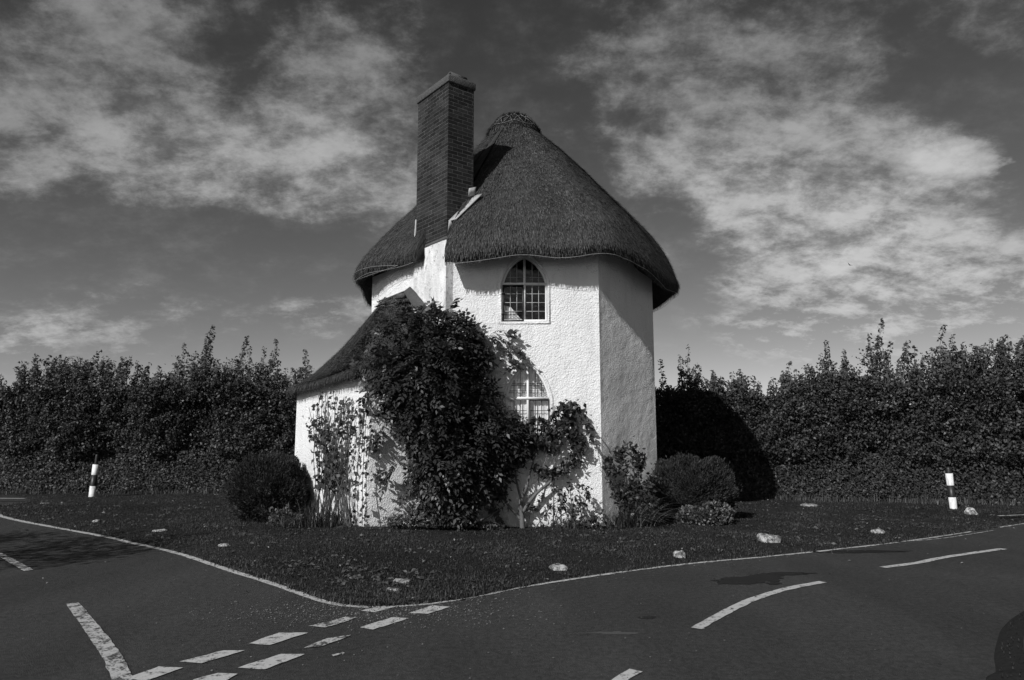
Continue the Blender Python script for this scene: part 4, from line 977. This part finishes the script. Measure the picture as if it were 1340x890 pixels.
def edge_tufts():
    n = 9000; i = rng.integers(0, len(front_edge) - 1, n); a, b = front_edge[i], front_edge[i + 1]; T = b - a; T /= np.linalg.norm(T, axis=1, keepdims=True) + 1e-9; o = np.stack([T[:, 1], -T[:, 0]], 1)
    P = a + (b - a) * rng.random((n, 1)); nz_ = N1(np.c_[P, P[:, 0] * 0 + 5], 2.3, 3); P = P + o * (rng.normal(-.02, .03, (n, 1)) + .07 * nz_[:, None]); ok = rng.random(n) < np.clip(.45 + 1.2 * nz_, .05, 1); P = P[ok]; n = len(P)
    V, F, tn = blades(np.c_[P, np.full(n, .008)], .045, .010, np.clip(rng.random(n), 0, 1), 1.4); tag(mesh_np('edge_grass', V, F, M_grass, tone=tn), 'ragged grass creeping over the white edge line', 'grass', kind='stuff')
    n = 5200; y = 7.4 + 11 * rng.random(n) ** 1.2; x = (rng.random(n) * 2 - 1) * y * .74; ok = inside(x, y, island) & ~inside(x, y, np.array(HOUSE)) & (N2(np.stack([x, y, x * 0 + 2], 1), 1.7, 3) > .12); x, y = x[ok], y[ok]
    P = np.repeat(np.stack([x, y, gz(x, y) + .018], 1), 3, 0); P[:, :2] += rng.normal(0, .035, (len(P), 2)); V, F, tn = leaf_cloud(P, np.tile([0, -.3, 1.], (len(P), 1)), .055, .5, rng.random(len(P)) * .9, .35); tag(mesh_np('lawn_weeds', V, F, M_weed, tone=tn), 'patches of low broad-leaved weeds in the grass', 'weeds', kind='stuff')
edge_tufts()
def verge_litter():
    n = 2600; y = 3.2 + 4.2 * rng.random(n); x = np.interp(y, vp[::-1][:, 1], vp[::-1][:, 0]) + .06 + 1.6 * rng.random(n); P = np.stack([x, y, .045 + .01 * rng.random(n)], 1)
    V, F, tn = blades(P, .016, .007, rng.random(n) * .3, 1.5); V2_, F2, t2 = leaf_cloud(P[:60] + [0, 0, .012], np.tile([0, 0, 1.], (60, 1)), .035, .6, rng.random(60) * .8, .5)
    mb = MB(); mb.add(V, F, tn); mb.add(V2_, F2, t2); return tag(mb.build('verge_grass', M_grass), 'dark grass and fallen leaves on the verge in the near right corner', 'grass', kind='stuff')
verge_litter()

# big climber on the front wall ------------------------------------
def pinnate(P, Dr, Nn, L, tone, nl=9, lsz=.062):
    """compound leaves: centre stalk along Dr with leaflets; P (n,3)"""
    n = len(P); Dr = Dr / np.linalg.norm(Dr, axis=1, keepdims=True); S = np.cross(Dr, Nn); S /= np.linalg.norm(S, axis=1, keepdims=True) + 1e-9; Nn = np.cross(S, Dr); LL = (L * (.6 + .7 * rng.random(n)))[:, None]
    Vs, Ts = [], []; pairs = nl // 2
    for q in range(nl):
        if q == nl - 1: t = 1.; sd = 0
        else: t = .25 + .7 * (q // 2) / pairs; sd = 1 if q % 2 else -1
        b = P + Dr * LL * t + np.array([0, 0, -1.]) * LL * .35 * t * t
        d = (Dr * (.55 if sd else 1) + S * sd * .85 + np.array([0, 0, -.35])); d += rng.normal(0, .12, (n, 3)); d /= np.linalg.norm(d, axis=1, keepdims=True)
        l = (lsz * (.75 + .5 * rng.random(n)) * (1.1 - .3 * abs(t - .6)))[:, None]; s2 = np.cross(d, Nn); s2 /= np.linalg.norm(s2, axis=1, keepdims=True) + 1e-9; wd = l * .25
        Vs.append(np.stack([b, b + d * l * .4 + s2 * wd + Nn * l * .06, b + d * l, b + d * l * .4 - s2 * wd + Nn * l * .06], 1)); Ts.append(np.clip(tone + rng.normal(0, .1, n), 0, 1))
    V = np.stack(Vs, 1).reshape(-1, 3); return V, np.arange(len(V)).reshape(-1, 4), np.repeat(np.stack(Ts, 1).ravel(), 4)
def blob_points(blobs, dens, shell=.55):
    """blobs (px,py,r px,D,depth m): points near the outer shell of their union, outward normals"""
    C_ = []; 
    for (px, py, r, D, dp) in blobs: c = np.array(at(px, py, D)); rr = r * D / 930; C_.append((c, np.array([rr, dp, rr])))
    P, Nn = [], []
    for c, s3 in C_:
        n = int(dens * s3[0] * s3[2] * 14); v = rng.normal(0, 1, (n, 3)); v /= np.linalg.norm(v, axis=1, keepdims=True); rad = 1 - shell * rng.random(n) ** 1.4 * .6
        p = c + v * s3 * rad[:, None] * (1 + .16 * N1(c + v * s3, 3.5, 2))[:, None]; keep = np.ones(n, bool)
        for c2, s2 in C_:
            if c2 is c: continue
            keep &= (((p - c2) / s2) ** 2).sum(1) > .42
        P.append(p[keep]); Nn.append(v[keep])
    return np.concatenate(P), np.concatenate(Nn)
def climber():
    root = empty('climbing_shrub', (-1.0, 12.5, .05)); tag(root, 'big dark wisteria-like climber covering the corner of the cottage between lean-to and lower window', 'climber')
    bl = [(528, 446, 36, 12.15, .30), (572, 440, 34, 12.25, .34), (552, 420, 18, 12.4, .20), (598, 448, 30, 12.5, .22), (622, 464, 20, 12.65, .14), (520, 486, 28, 11.85, .28), (516, 514, 24, 11.85, .22), (548, 490, 50, 11.9, .42), (588, 496, 42, 12.55, .24),
          (618, 524, 32, 12.68, .14), (556, 545, 40, 11.95, .40), (598, 560, 54, 12.35, .36), (650, 572, 34, 12.6, .2), (576, 596, 30, 12.0, .30), (606, 616, 42, 12.45, .28), (642, 620, 22, 12.7, .12), (590, 645, 26, 12.3, .22), (668, 566, 20, 12.65, .14), (575, 618, 34, 12.2, .3)]
    P, Nn = blob_points(bl, 86); P[:, 1] = np.minimum(P[:, 1], np.where(P[:, 0] > -1.1, 12.82, 13.0)); n = len(P); P[:, 2] = np.maximum(P[:, 2], .25)
    Dr = Nn * .8 + rng.normal(0, .55, (n, 3)); Dr[:, 2] -= .25; Dr[:, 1] -= .2
    V, F, tn = pinnate(P, Dr, Nn * .7 + np.array([-.1, -.5, .75]) + rng.normal(0, .3, (n, 3)), .22, np.clip(.45 + .35 * N2(P, 2.2, 2) + rng.normal(0, .22, n), 0, 1), 7, .092)
    mesh_np('foliage', V, F, M_climb, root, tone=tn)
    # loose sprays leaving the outline
    sp = [(548, 412, 2, -1), (560, 405, 3, -2), (584, 408, 4, -2), (603, 425, 6, 0), (640, 440, 4, -2), (655, 455, 8, 2), (662, 470, 8, 4), (655, 438, 6, 0), (484, 480, -6, 2), (484, 510, -6, 6), (500, 560, -4, 6), (520, 606, -6, 8), (612, 664, 0, 10), (640, 655, 4, 8), (545, 620, -6, 8)]
    mb = MB(); Ps, Ds = [], []
    for (px, py, dx, dy) in sp:
        b = np.array(at(px, py, 12.1 if px < 560 else (12.5 if px < 600 else 12.76))); d = np.array([dx, 0, -dy], float) / 9; d[1] = -.15; 
        st = [b + d * .26 * t + np.array([0, 0, -.05 * t * t]) for t in np.linspace(-.4, 1, 5)]; mb.tube(st, np.linspace(.007, .003, 5), 4)
        for t in np.linspace(0, 1, 6): Ps.append(b + d * .26 * t + rng.normal(0, .03, 3)); Ds.append(d + rng.normal(0, .5, 3))
    Ps, Ds = np.array(Ps), np.array(Ds); V, F, tn = pinnate(Ps, Ds, np.tile([0, -.6, .7], (len(Ps), 1)) + rng.normal(0, .2, (len(Ps), 3)), .24, rng.random(len(Ps)), 9, .095); mesh_np('sprays', V, F, M_climb, root, tone=tn)
    for pts, r in [([(598, 690), (600, 660), (590, 620), (600, 570), (580, 520), (590, 470)], .045), ([(604, 690), (615, 650), (640, 610), (650, 560), (630, 500)], .035), ([(596, 690), (575, 640), (550, 590), (540, 540), (520, 480)], .035), ([(610, 692), (640, 676), (668, 656)], .02)]:
        mb.tube(spline([at(px, py, 12.5) for px, py in pts], 6), np.linspace(r, r * .3, (len(pts) - 1) * 6 + 1), 6)
    mb.build('stem', M_bark, root); rebase(root)
climber()

def leafy(root, P, Nn, size, mat, asp=.55, tone=None, jit=.7, droop=.3, name='foliage'):
    V, F, tn = leaf_cloud(P, Nn, size, asp, tone, jit, droop); return mesh_np(name, V, F, mat, root, tone=tn)
def along(pts, D, n):
    S = spline([at(px, py, D) for px, py in pts], 10); t = rng.random(n) * (len(S) - 1.001); i = t.astype(int); return S[i] + (S[i + 1] - S[i]) * (t - i)[:, None]
def window_shrub():
    root = empty('wall_shrub', (at(684, 690, 12.55)[0], 12.55, .05)); tag(root, 'small tree-like shrub with forked bare trunk and arching leafy branches under the lower window', 'shrub'); mb = MB()
    D = 12.72
    limbs = [([(684, 694), (683, 675), (682, 655), (690, 635)], .050, .034), ([(683, 672), (698, 650), (718, 632), (738, 616), (748, 600)], .036, .012), ([(682, 680), (668, 665), (658, 648), (655, 620)], .030, .012), ([(684, 660), (676, 630), (676, 600), (690, 560)], .024, .008),
             ([(690, 636), (696, 610), (706, 580), (722, 548), (742, 534)], .018, .006), ([(700, 650), (705, 625), (715, 600), (716, 575)], .014, .005), ([(722, 548), (740, 530), (756, 535), (768, 556), (776, 590), (778, 605)], .008, .003), ([(742, 534), (752, 560), (760, 590), (764, 600)], .007, .003), ([(716, 575), (735, 560), (748, 580), (752, 610)], .007, .003), ([(655, 620), (645, 600), (640, 580)], .012, .004)]
    for pts, a, b in limbs: S = spline([at(px, py, D) for px, py in pts], 6); mb.tube(S, np.linspace(a, b, len(S)), 7)
    mb.build('trunk', M_bark, root, smooth=True)
    P, Nn = blob_points([(704, 568, 22, 12.68, .14), (738, 546, 15, 12.70, .12), (682, 580, 24, 12.68, .14), (660, 600, 20, 12.68, .14), (722, 580, 15, 12.70, .1), (752, 572, 10, 12.72, .08), (745, 605, 9, 12.72, .08)], 250)
    q = [along([(722, 548), (740, 530), (756, 535), (768, 556), (774, 575)], D, 170), along([(742, 534), (752, 560), (762, 590)], D, 160), along([(716, 575), (735, 560), (748, 580), (755, 612)], D, 180), along([(655, 650), (640, 640), (632, 655)], D, 120), along([(738, 616), (720, 620), (700, 612)], D, 170), along([(712, 640), (700, 665), (692, 660)], D, 40), along([(655, 620), (662, 600), (676, 590)], D, 200), along([(682, 610), (688, 590), (700, 580)], D, 160)]
    q = np.concatenate(q); q = q + rng.normal(0, .045, q.shape); P = np.concatenate([P, q]); Nn = np.concatenate([Nn, np.tile([0, -.7, .5], (len(q), 1))])
    P[:, 1] = np.minimum(P[:, 1], 12.84); leafy(root, P, Nn , .10, M_climb, .5, droop=.8)
    q = along([(768, 556), (776, 580), (779, 605)], D, 26) + rng.normal(0, .02, (26, 3)); leafy(root, q, np.tile([0, -.7, .5], (26, 1)), .035, M_climb, name='tip_leaves')
    rebase(root)
window_shrub()
def stake():
    a = np.array(at(725.5, 556, 12.72)); b = np.array(at(724, 696, 12.72)); mb = MB(); mb.tube([b, (a + b) / 2 + [.005, 0, 0], a], .011, 6); mb.tube([a + (-.03, 0, -.2), a + (.04, 0, -.2)], .006, 5)
    tag(mb.build('garden_stake', M_bark), 'thin upright stake against the front wall below the lower window', 'stake')
stake()
def rose():
    root = empty('rose_bush', (-3.0, 12.45, .05)); tag(root, 'sparse rose bush with many thin bare canes against the left wall of the lean-to', 'rose bush'); mb = MB(); LP = []
    d = A2 - A1; d = d / np.linalg.norm(d); out = np.array([-d[1], d[0]]); out = out if out[1] < 0 else -out
    def wp(px, py, off=.25):
        D = 13.
        for _ in range(8):
            x = at(px, py, D)[0]; t = ((x - A1[0]) / d[0]); D = A1[1] + d[1] * t + out[1] * off * 1.6
        return np.array(at(px, py, D))
    for q in range(46):
        b = 408 + 54 * rng.random(); t = 398 + 76 * rng.random(); 
        t = b + (t - b) * .9; ty = 512 + 60 * rng.random() ** 1.2 + max(0, (410 - t)) * 1.2; off = .12 + .3 * rng.random()
        pts = [wp(b, 690, off), wp(b + (t - b) * .25 + rng.normal(0, 2), 640, off), wp(b + (t - b) * .65 + rng.normal(0, 3), 590, off * .9), wp(t, ty, off * .8)]
        S = spline(pts, 6); mb.tube(S, np.linspace(.010, .004, len(S)), 4)
        m = 18; k_ = 6 + rng.random(m) * (len(S) - 7.01); i = k_.astype(int); Q = S[i] + (S[i + 1] - S[i]) * (k_ - i)[:, None] + rng.normal(0, .045, (m, 3)); LP.append(Q)
    for b, t, ty in [(474, 482, 500), (462, 478, 520), (480, 486, 560)]:
        S = spline([wp(b, 688, .1), wp((b + t) / 2 - 3, 620, .1), wp(t, ty, .06)], 8); mb.tube(S, .006, 4); LP.append(S[::1] + rng.normal(0, .02, S.shape)); LP.append(S[::1] + rng.normal(0, .02, S.shape))
    mb.build('canes', M_twig, root); P = np.concatenate(LP); ok = inside(P[:, 0], P[:, 1], np.array([A1, A0, V0, V6, A3, A2])); P[ok, :2] += out * .35
    leafy(root, P, np.tile([-.4, -.8, .4], (len(P), 1)), .085, M_rose, .75, jit=.8); rebase(root)
rose()

def round_bush(name, label, c, r3, n, size, mat, asp=.3, tone=None, lump=.12, core=True, cat='bush', up=.6):
    root = empty(name, (c[0], c[1], gz1(c[0], c[1]))); tag(root, label, cat); c = np.array(c); r3 = np.array(r3)
    v = rng.normal(0, 1, (n, 3)); v[:, 2] = np.where(v[:, 2] < 0, v[:, 2] * .8, v[:, 2]); v /= np.linalg.norm(v, axis=1, keepdims=True); rad = 1 - .16 * rng.random(n) ** 1.5 + lump * 2.4 * N1(v * 1.7 + c, 1.3, 3) + .13 * N2(v * 6 + c, 1., 2) + .12 * (rng.random(n) > .985)
    P = c + v * r3 * rad[:, None]; P[:, 2] = np.maximum(P[:, 2], .06); N_ = v + np.array([0, 0, up])
    nn_ = len(P); T = v * .8 + np.array([0, 0, up]) + rng.normal(0, .35, (nn_, 3)); T /= np.linalg.norm(T, axis=1, keepdims=True); S = np.cross(T, rng.normal(0, 1, (nn_, 3))); S /= np.linalg.norm(S, axis=1, keepdims=True)
    L = size * (.6 + .8 * rng.random((nn_, 1))); W = L * asp; V = np.stack([P - T * L * .5, P + S * W * .5, P + T * L * .5, P - S * W * .5], 1).reshape(-1, 3); tn = np.repeat(np.clip(rng.random(nn_) if tone is None else tone(P), 0, 1), 4)
    mesh_np('foliage', V, np.arange(4 * nn_).reshape(-1, 4), mat, root, tone=tn)
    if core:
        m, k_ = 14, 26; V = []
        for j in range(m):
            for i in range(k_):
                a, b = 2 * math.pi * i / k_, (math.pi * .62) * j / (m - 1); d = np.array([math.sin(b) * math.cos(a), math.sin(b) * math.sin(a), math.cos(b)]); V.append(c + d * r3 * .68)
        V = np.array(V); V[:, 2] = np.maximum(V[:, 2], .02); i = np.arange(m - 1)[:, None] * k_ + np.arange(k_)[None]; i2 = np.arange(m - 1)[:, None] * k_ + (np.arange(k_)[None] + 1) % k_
        mesh_np('dark_bush_filler', V, np.stack([i, i + k_, i2 + k_, i2], -1).reshape(-1, 4), M_core, root, smooth=True)  # dark shell added inside the leaves to stop see-through
    rebase(root); return root
cL = at(354, 636, 13.9); round_bush('round_bush', 'dense dark rounded bush beside the left end of the lean-to', (cL[0], 13.9, .64), (.76, .70, .68), 30000, .06, M_round, .28)
cR = at(900, 640, 14.1); round_bush('round_bush', 'dense dark dome-shaped bush at the foot of the right wall', (cR[0], 14.1, .58), (.82, .72, .72), 30000, .06, M_round, .28)
cF = at(922, 668, 13.35); round_bush('flowering_plant', 'low mounded plant with pale speckled leaves in front of the dome-shaped bush', (cF[0], 13.35, .18), (.50, .32, .26), 2600, .055, M_flower, .7, lambda P: rng.random(len(P)) ** 3, .25, cat='plant', up=.3)
cF = at(372, 668, 13.0); round_bush('leafy_plant', 'small pale-leaved plant in front of the left rounded bush', (cF[0], 13.0, .16), (.26, .22, .26), 900, .05, M_flower, .6, lambda P: rng.random(len(P)) * .4, .25, core=False, cat='plant', up=.3)
# low growth along the foot of the front wall
def footplants(name, label, cells, size, mat, cat='plant', dens=900, tn=(0, 1)):
    root = empty(name, (at(cells[0][0], 690, cells[0][4])[0], cells[0][4], gz1(at(cells[0][0], 690, cells[0][4])[0], cells[0][4]))); tag(root, label, cat); Ps, Ns = [], []
    for (px, py, rx, ry, D) in cells:
        c = np.array(at(px, py, D)); r = np.array([rx * D / 930, .22, ry * D / 930]); n = int(dens * r[0] * r[2] * 10); v = rng.normal(0, 1, (n, 3)); v /= np.linalg.norm(v, axis=1, keepdims=True); Ps.append(c + v * r * (1 - .5 * rng.random((n, 1)) ** 1.5) * (1 + .25 * N1(c + v, 3, 2))[:, None]); Ns.append(v)
    P = np.concatenate(Ps); P[:, 2] = np.maximum(P[:, 2], .07 + .04 * rng.random(len(P))); leafy(root, P, np.concatenate(Ns) + [0, -.3, .5], size, mat, .55, tn[0] + (tn[1] - tn[0]) * rng.random(len(P)), .6); rebase(root); return root
footplants('ground_cover', 'low leafy ground cover under the big climber along the front wall', [(525, 682, 26, 9, 12.1), (560, 678, 30, 12, 12.2), (600, 682, 26, 9, 12.3), (545, 668, 12, 8, 12.3), (640, 688, 20, 5, 12.5)], .055, M_weed, 'ground cover', 1100)
# spiky clumps, grass tufts and the ragged herb plant
def tuft(name, label, px, py, D, n, h, wdt, spread, mat, bend=.7, cat='plant', dirx=0., rise=1., tone=(0, 1), lf=None):
    c = np.array(at(px, py, D)); g = gz1(c[0], c[1]); root_z = g; mb = MB(); Vs = []; Fs = []; 
    for q in range(n):
        b = np.array([c[0] + rng.normal(0, spread), c[1] + rng.normal(0, spread * .6), g]); a = rng.random() * 6.28; H = h * (.45 + .75 * rng.random()); be = bend * (.3 + rng.random()); d = np.array([math.cos(a) + dirx, math.sin(a) * .7 - .25, 0]); d /= np.linalg.norm(d)
        m = 7; t = np.linspace(0, 1, m)[:, None]; P = b + d * H * be * t ** 1.6 + np.array([0, 0, 1.]) * H * rise * (t - be * .55 * t ** 2.4); P[:, 2] = np.maximum(P[:, 2], g + .015); s = np.cross(d, [0, 0, 1.]); W = wdt * (1 - t ** 2 * .85) * (.6 + .8 * rng.random())
        V = np.concatenate([P - s * W / 2, P + s * W / 2]); i = np.arange(m - 1); mb.add(V, np.stack([i, i + 1, i + 1 + m, i + m], 1), tone[0] + (tone[1] - tone[0]) * rng.random())
    o = mb.build(name, mat); return tag(o, label, cat)
tuft('spiky_plant', 'clump of long upright grassy leaves in front of the canes of the rose bush', 420, 682, 12.55, 210, .55, .016, .24, M_weed, .55)
tuft('spiky_plant', 'low spreading grassy tuft between the left rounded bush and the rose bush', 388, 686, 12.6, 120, .36, .014, .16, M_dry, 1., tone=(0, .5))
tuft('straw_grass', 'pale arching straw-like grass sprawling at the foot of the right wall', 838, 688, 12.9, 150, .80, .013, .13, M_dry, 1.0, dirx=1.1, rise=.75, tone=(.1, 1))
tuft('spiky_plant', 'upright leafy grass clump right at the front corner of the cottage', 812, 692, 12.75, 150, .42, .016, .14, M_weed, .7)
tuft('spiky_plant', 'low grassy tuft along the front wall beside the thin stake', 745, 695, 12.6, 150, .22, .013, .26, M_weed, .8)
def herb():
    root = empty('herb_plant', (at(822, 690, 12.9)[0], 12.9, .05)); tag(root, 'tall ragged plant with bunched dark heads leaning on the right wall', 'plant'); mb = MB(); LP = []
    D = 12.95
    for pts, m in [([(822, 692), (822, 650), (815, 610), (810, 592)], 150), ([(820, 690), (812, 650), (800, 620), (793, 600)], 90), ([(824, 690), (832, 650), (836, 615), (838, 600)], 150), ([(826, 690), (840, 660), (850, 640), (856, 625)], 140), ([(818, 690), (815, 660), (806, 640)], 120), ([(826, 690), (826, 660), (832, 630)], 150), ([(822, 690), (845, 668), (856, 655)], 110), ([(838, 612), (828, 590), (818, 586)], 26), ([(838, 600), (832, 592), (826, 588)], 24)]:
        S = spline([at(px, py, D + rng.normal(0, .05)) for px, py in pts], 6); mb.tube(S, np.linspace(.014, .006, len(S)), 5); m = int(m * 2.2); t = rng.random(m) ** .7 * (len(S) - 1.01); i = t.astype(int); LP.append(S[i] + rng.normal(0, .060, (m, 3)) * [1, .8, 1])
    for px, py, r in ((811, 592, .055), (795, 604, .03)):
        LP.append(np.array(at(px, py, D)) + rng.normal(0, r * .6, (60, 3)))
    mb.build('stem', M_twig, root); P = np.concatenate(LP); leafy(root, P, np.tile([0, -.7, .5], (len(P), 1)), .085, M_climb, .5, jit=.8); rebase(root)
herb()
def young_plant():
    root = empty('young_plant', (at(755, 692, 12.6)[0], 12.6, .05)); tag(root, 'low leafy stems with one taller spire right of the thin stake', 'plant'); mb = MB(); LP = []
    for pts, m in [([(752, 694), (748, 660), (745, 630), (743, 612)], 46), ([(750, 694), (738, 665), (730, 645), (722, 636)], 50), ([(756, 694), (765, 660), (770, 645), (760, 636)], 50), ([(758, 694), (775, 680), (787, 668)], 30), ([(748, 692), (757, 665), (754, 650)], 36), ([(724, 692), (730, 668), (740, 650)], 34), ([(700, 692), (720, 665), (742, 645)], 20)]:
        S = spline([at(px, py, 12.65 + rng.normal(0, .04)) for px, py in pts], 6); mb.tube(S, np.linspace(.010, .004, len(S)), 5); t = (.25 + .75 * rng.random(m)) * (len(S) - 1.01); i = t.astype(int); LP.append(S[i] + rng.normal(0, .035, (m, 3)))
    P = np.stack([at(765 + 20 * rng.normal(), 686 + 6 * rng.normal(), 12.55 + .05 * rng.normal()) for _ in range(220)]); P[:, 2] = np.maximum(P[:, 2], .08); LP.append(P)
    mb.build('stem', M_twig, root); P = np.concatenate(LP); P[:, 1] = np.minimum(P[:, 1], 12.84); leafy(root, P, np.tile([0, -.7, .5], (len(P), 1)), .080, M_climb, .5); rebase(root)
young_plant()

# ------------------------------------------------------------------ stones, bollards, bird, tree beside the camera
def stone(label, px, py, wpx, hpx, mat=M_stone, seed=0, lean=0., block=.5, parts=None):
    x, y = gnd(px, py + hpx / 2, .06); z0 = gz1(x, y) - .035; D = y; r = np.array([wpx / 2 * D / 930, wpx / 2.4 * D / 930, hpx * D / 930 * (1.0)])
    m, n = 16, 24; V = []
    for j in range(m):
        for i in range(n):
            a, b = 2 * math.pi * i / n, math.pi * j / (m - 1); d = np.array([math.sin(b) * math.cos(a), math.sin(b) * math.sin(a), math.cos(b)]); e = np.sign(d) * np.abs(d) ** (1 - block * .75); V.append(e)
    V = np.array(V); V *= (1 + .34 * N1(V + seed * 3.7, 1.4, 4))[:, None]; V *= np.array([1, 1, .85]) * r; V[:, 2] = V[:, 2] * .9 + r[2] * .15 
    if lean: c_, s_ = math.cos(lean), math.sin(lean); V = V @ np.array([[c_, 0, s_], [0, 1, 0], [-s_, 0, c_]]).T
    i = np.arange(m - 1)[:, None] * n + np.arange(n)[None]; i2 = np.arange(m - 1)[:, None] * n + (np.arange(n)[None] + 1) % n
    o = mesh_np('stone', V, np.stack([i, i + n, i2 + n, i2], -1).reshape(-1, 4), mat); o.location = (x, y, z0); tag(o, label, 'stone', 'marker stones set in the grass'); return o
stone('largest white block-shaped stone on the grass right of the cottage', 1007, 703, 24, 12, seed=1, block=.8)
stone('small square white stone by the road between front corner and largest block', 889, 721, 13, 12, seed=2, block=.9)
stone('white stone near the road edge just left of the right bollard', 1148, 693, 16, 8, seed=3)
stone('pale leaning slab beside the right bollard', 1273, 668, 12, 11, seed=4, lean=-.6, block=.8)
stone('flat grey stone in the grass right of the dome-shaped bush', 1060, 661, 22, 5, M_dstone, 5)
stone('low pale stone at the far left tip of the grass', 59, 657, 11, 3, seed=6)
stone('low pale stone in the grass near the left road curve, second from the left bollard', 208, 693, 18, 5, seed=7)
stone('small pale stone in the grass below the left rounded bush', 293, 711, 13, 6, seed=8)
stone('flat pale stone in the grass left of centre, near the edge line', 413, 739, 14, 4, seed=9)
stone('small pale stone in the grass left of the touching pair', 464, 753, 14, 6, seed=10)
stone('upper and larger of the touching pair of stones at the grass tip', 526, 759, 22, 9, seed=11)
stone('lower of the touching pair of stones at the grass tip', 515, 768, 20, 7, seed=12)
stone('grey-white stone half sunk in grass below the front window', 731, 738, 24, 10, M_stone, 13)
stone('thin sliver of stone almost hidden in grass, left of the half sunk one', 638, 753, 14, 3, M_dstone, 14)
stone('small white stone in the grass right below the left bollard', 126, 680, 9, 6, seed=15)
stone('tiny white stone in the grass at the hedge foot left of the cottage', 283, 647, 6, 2, seed=16)
stone('tiny white stone in the grass below the rose bush', 399, 700, 6, 3, seed=17)
def boulder_right():
    x, y = gnd(1366, 880); mb = MB(); V = []; n = 20
    for z, r in [(-.05, .10), (.1, .105), (.2, .10), (.27, .08), (.30, .04), (.305, .0)]:
        for i in range(n): a = 2 * math.pi * i / n; V.append((x + r * math.cos(a), y + r * math.sin(a), z))
    i = np.arange(5)[:, None] * n + np.arange(n)[None]; i2 = np.arange(5)[:, None] * n + (np.arange(n)[None] + 1) % n; mb.add(V, np.stack([i, i2, i2 + n, i + n], -1).reshape(-1, 4))
    tag(mb.build('post', M_cap, smooth=True), 'rounded grey stone post on the near verge, cut off by the right edge', 'post')
boulder_right()

def bollard(px_base, py_base, py_top, wpx, lean, label, thin_top):
    x, y = gnd(px_base, py_base, .06); z0 = gz1(x, y); H = top_z(px_base, py_top, y) - z0; r = wpx / 2 * y / 930
    root = empty('bollard', (x, y, z0)); root.rotation_euler = (0, lean, 0); tag(root, label, 'bollard', 'black and white striped bollards')
    def ring(z0_, z1_, r0, r1, mat, nm, dome=False):
        n = 24; prof_ = [(r0, z0_), (r1, z1_)]
        if dome: prof_ += [(r1 * .85, z1_ + r1 * .45), (r1 * .5, z1_ + r1 * .75), (.001, z1_ + r1 * .85)]
        V = [(rr * math.cos(2 * math.pi * i / n), rr * math.sin(2 * math.pi * i / n), zz_) for rr, zz_ in prof_ for i in range(n)]; m = len(prof_); i = np.arange(m - 1)[:, None] * n + np.arange(n)[None]; i2 = np.arange(m - 1)[:, None] * n + (np.arange(n)[None] + 1) % n
        Fs = [np.stack([i, i2, i2 + n, i + n], -1).reshape(-1, 4)]
        if not dome: Fs.append((np.arange(n) + n)[None])
        mesh_np(nm, V, Fs, mat, root, smooth=False)
    if thin_top: a, b, c = .26 * H, .53 * H, .78 * H
    else: a, b, c = .27 * H, .55 * H, .83 * H
    ring(-.1, a, r, r, M_white, 'white_band'); ring(a, b, r * .97, r * .97, M_black, 'black_band'); ring(b, c, r, r, M_white, 'white_band')
    if thin_top: ring(c, H, r * .52, r * .50, M_black, 'black_top', True)
    else: ring(c, H * .94, r * .82, r * .74, M_black, 'black_top', True)
bollard(120, 651, 596, 7.5, .05, 'striped bollard at the left with a narrow black top, leaning slightly', True)
bollard(1248, 667, 610, 8.5, -.05, 'striped bollard at the right with a rounded black top', False)

def bird(px, py, D, s, label, a):
    c = np.array(at(px, py, D)); V = np.array([(-1, 0, .55), (-.45, .25, .2), (-.45, -.2, .2), (0, .35, 0), (0, -.35, 0), (.45, .25, .2), (.45, -.2, .2), (1, 0, .5), (0, .0, -.16), (0, 0, .10)]) * s
    cr_, sr_ = math.cos(a), math.sin(a); V = V @ np.array([[cr_, 0, sr_], [0, 1, 0], [-sr_, 0, cr_]]).T
    F = [np.array([[0, 1, 2], [7, 6, 5], [3, 8, 4]]), np.array([[1, 3, 4, 2], [3, 5, 6, 4], [1, 3, 8, 2]])]
    F = [np.array([[0, 2, 1], [7, 5, 6], [1, 9, 3], [1, 2, 9], [2, 4, 9], [9, 5, 3], [9, 6, 5], [9, 4, 6], [1, 3, 8], [3, 5, 8], [5, 6, 8], [6, 4, 8], [4, 2, 8], [2, 1, 8]])]
    tag(mesh_np('bird', V, F, M_black), label, 'bird', 'birds in the sky').location = c
bird(1112, 347, 60, .26, 'larger of two tiny dark birds in the cloudy sky on the right', .5)
bird(1284, 371, 70, .15, 'smaller of two tiny dark birds in the cloudy sky on the right', -.3)

def side_tree():
    """roadside tree left of the camera whose shadow falls on the left road"""
    c = np.array([-11.2, 6.2]); root = empty('tree', (c[0], c[1], 0)); tag(root, 'roadside tree left of the camera that throws the shadow on the left road', 'tree'); mb = MB()
    mb.tube(spline([(c[0], c[1], -.05), (c[0] + .05, c[1], 1.2), (c[0] - .1, c[1] + .1, 2.4), (c[0], c[1], 3.6)], 6), np.linspace(.16, .06, 19), 8); P, Nn = [], []
    for q in range(26):
        a = rng.random() * 6.28; z = 2.0 + 2.1 * rng.random(); r = .9 + 1.3 * rng.random(); e = np.array([c[0] + r * math.cos(a), c[1] + r * math.sin(a), z + .5]); mb.tube([(c[0], c[1], z - .5), (c[0] + (e[0] - c[0]) * .5, c[1] + (e[1] - c[1]) * .5, z + .1), e], [.05, .03, .01], 5)
        n = 330; v = rng.normal(0, 1, (n, 3)) * .30; P.append(e + v); Nn.append(v)
    mb.build('trunk', M_bark, root, smooth=True); leafy(root, np.concatenate(P), np.concatenate(Nn) + [0, 0, .4], .10, M_hedge, .6, name='crown'); rebase(root)
side_tree()
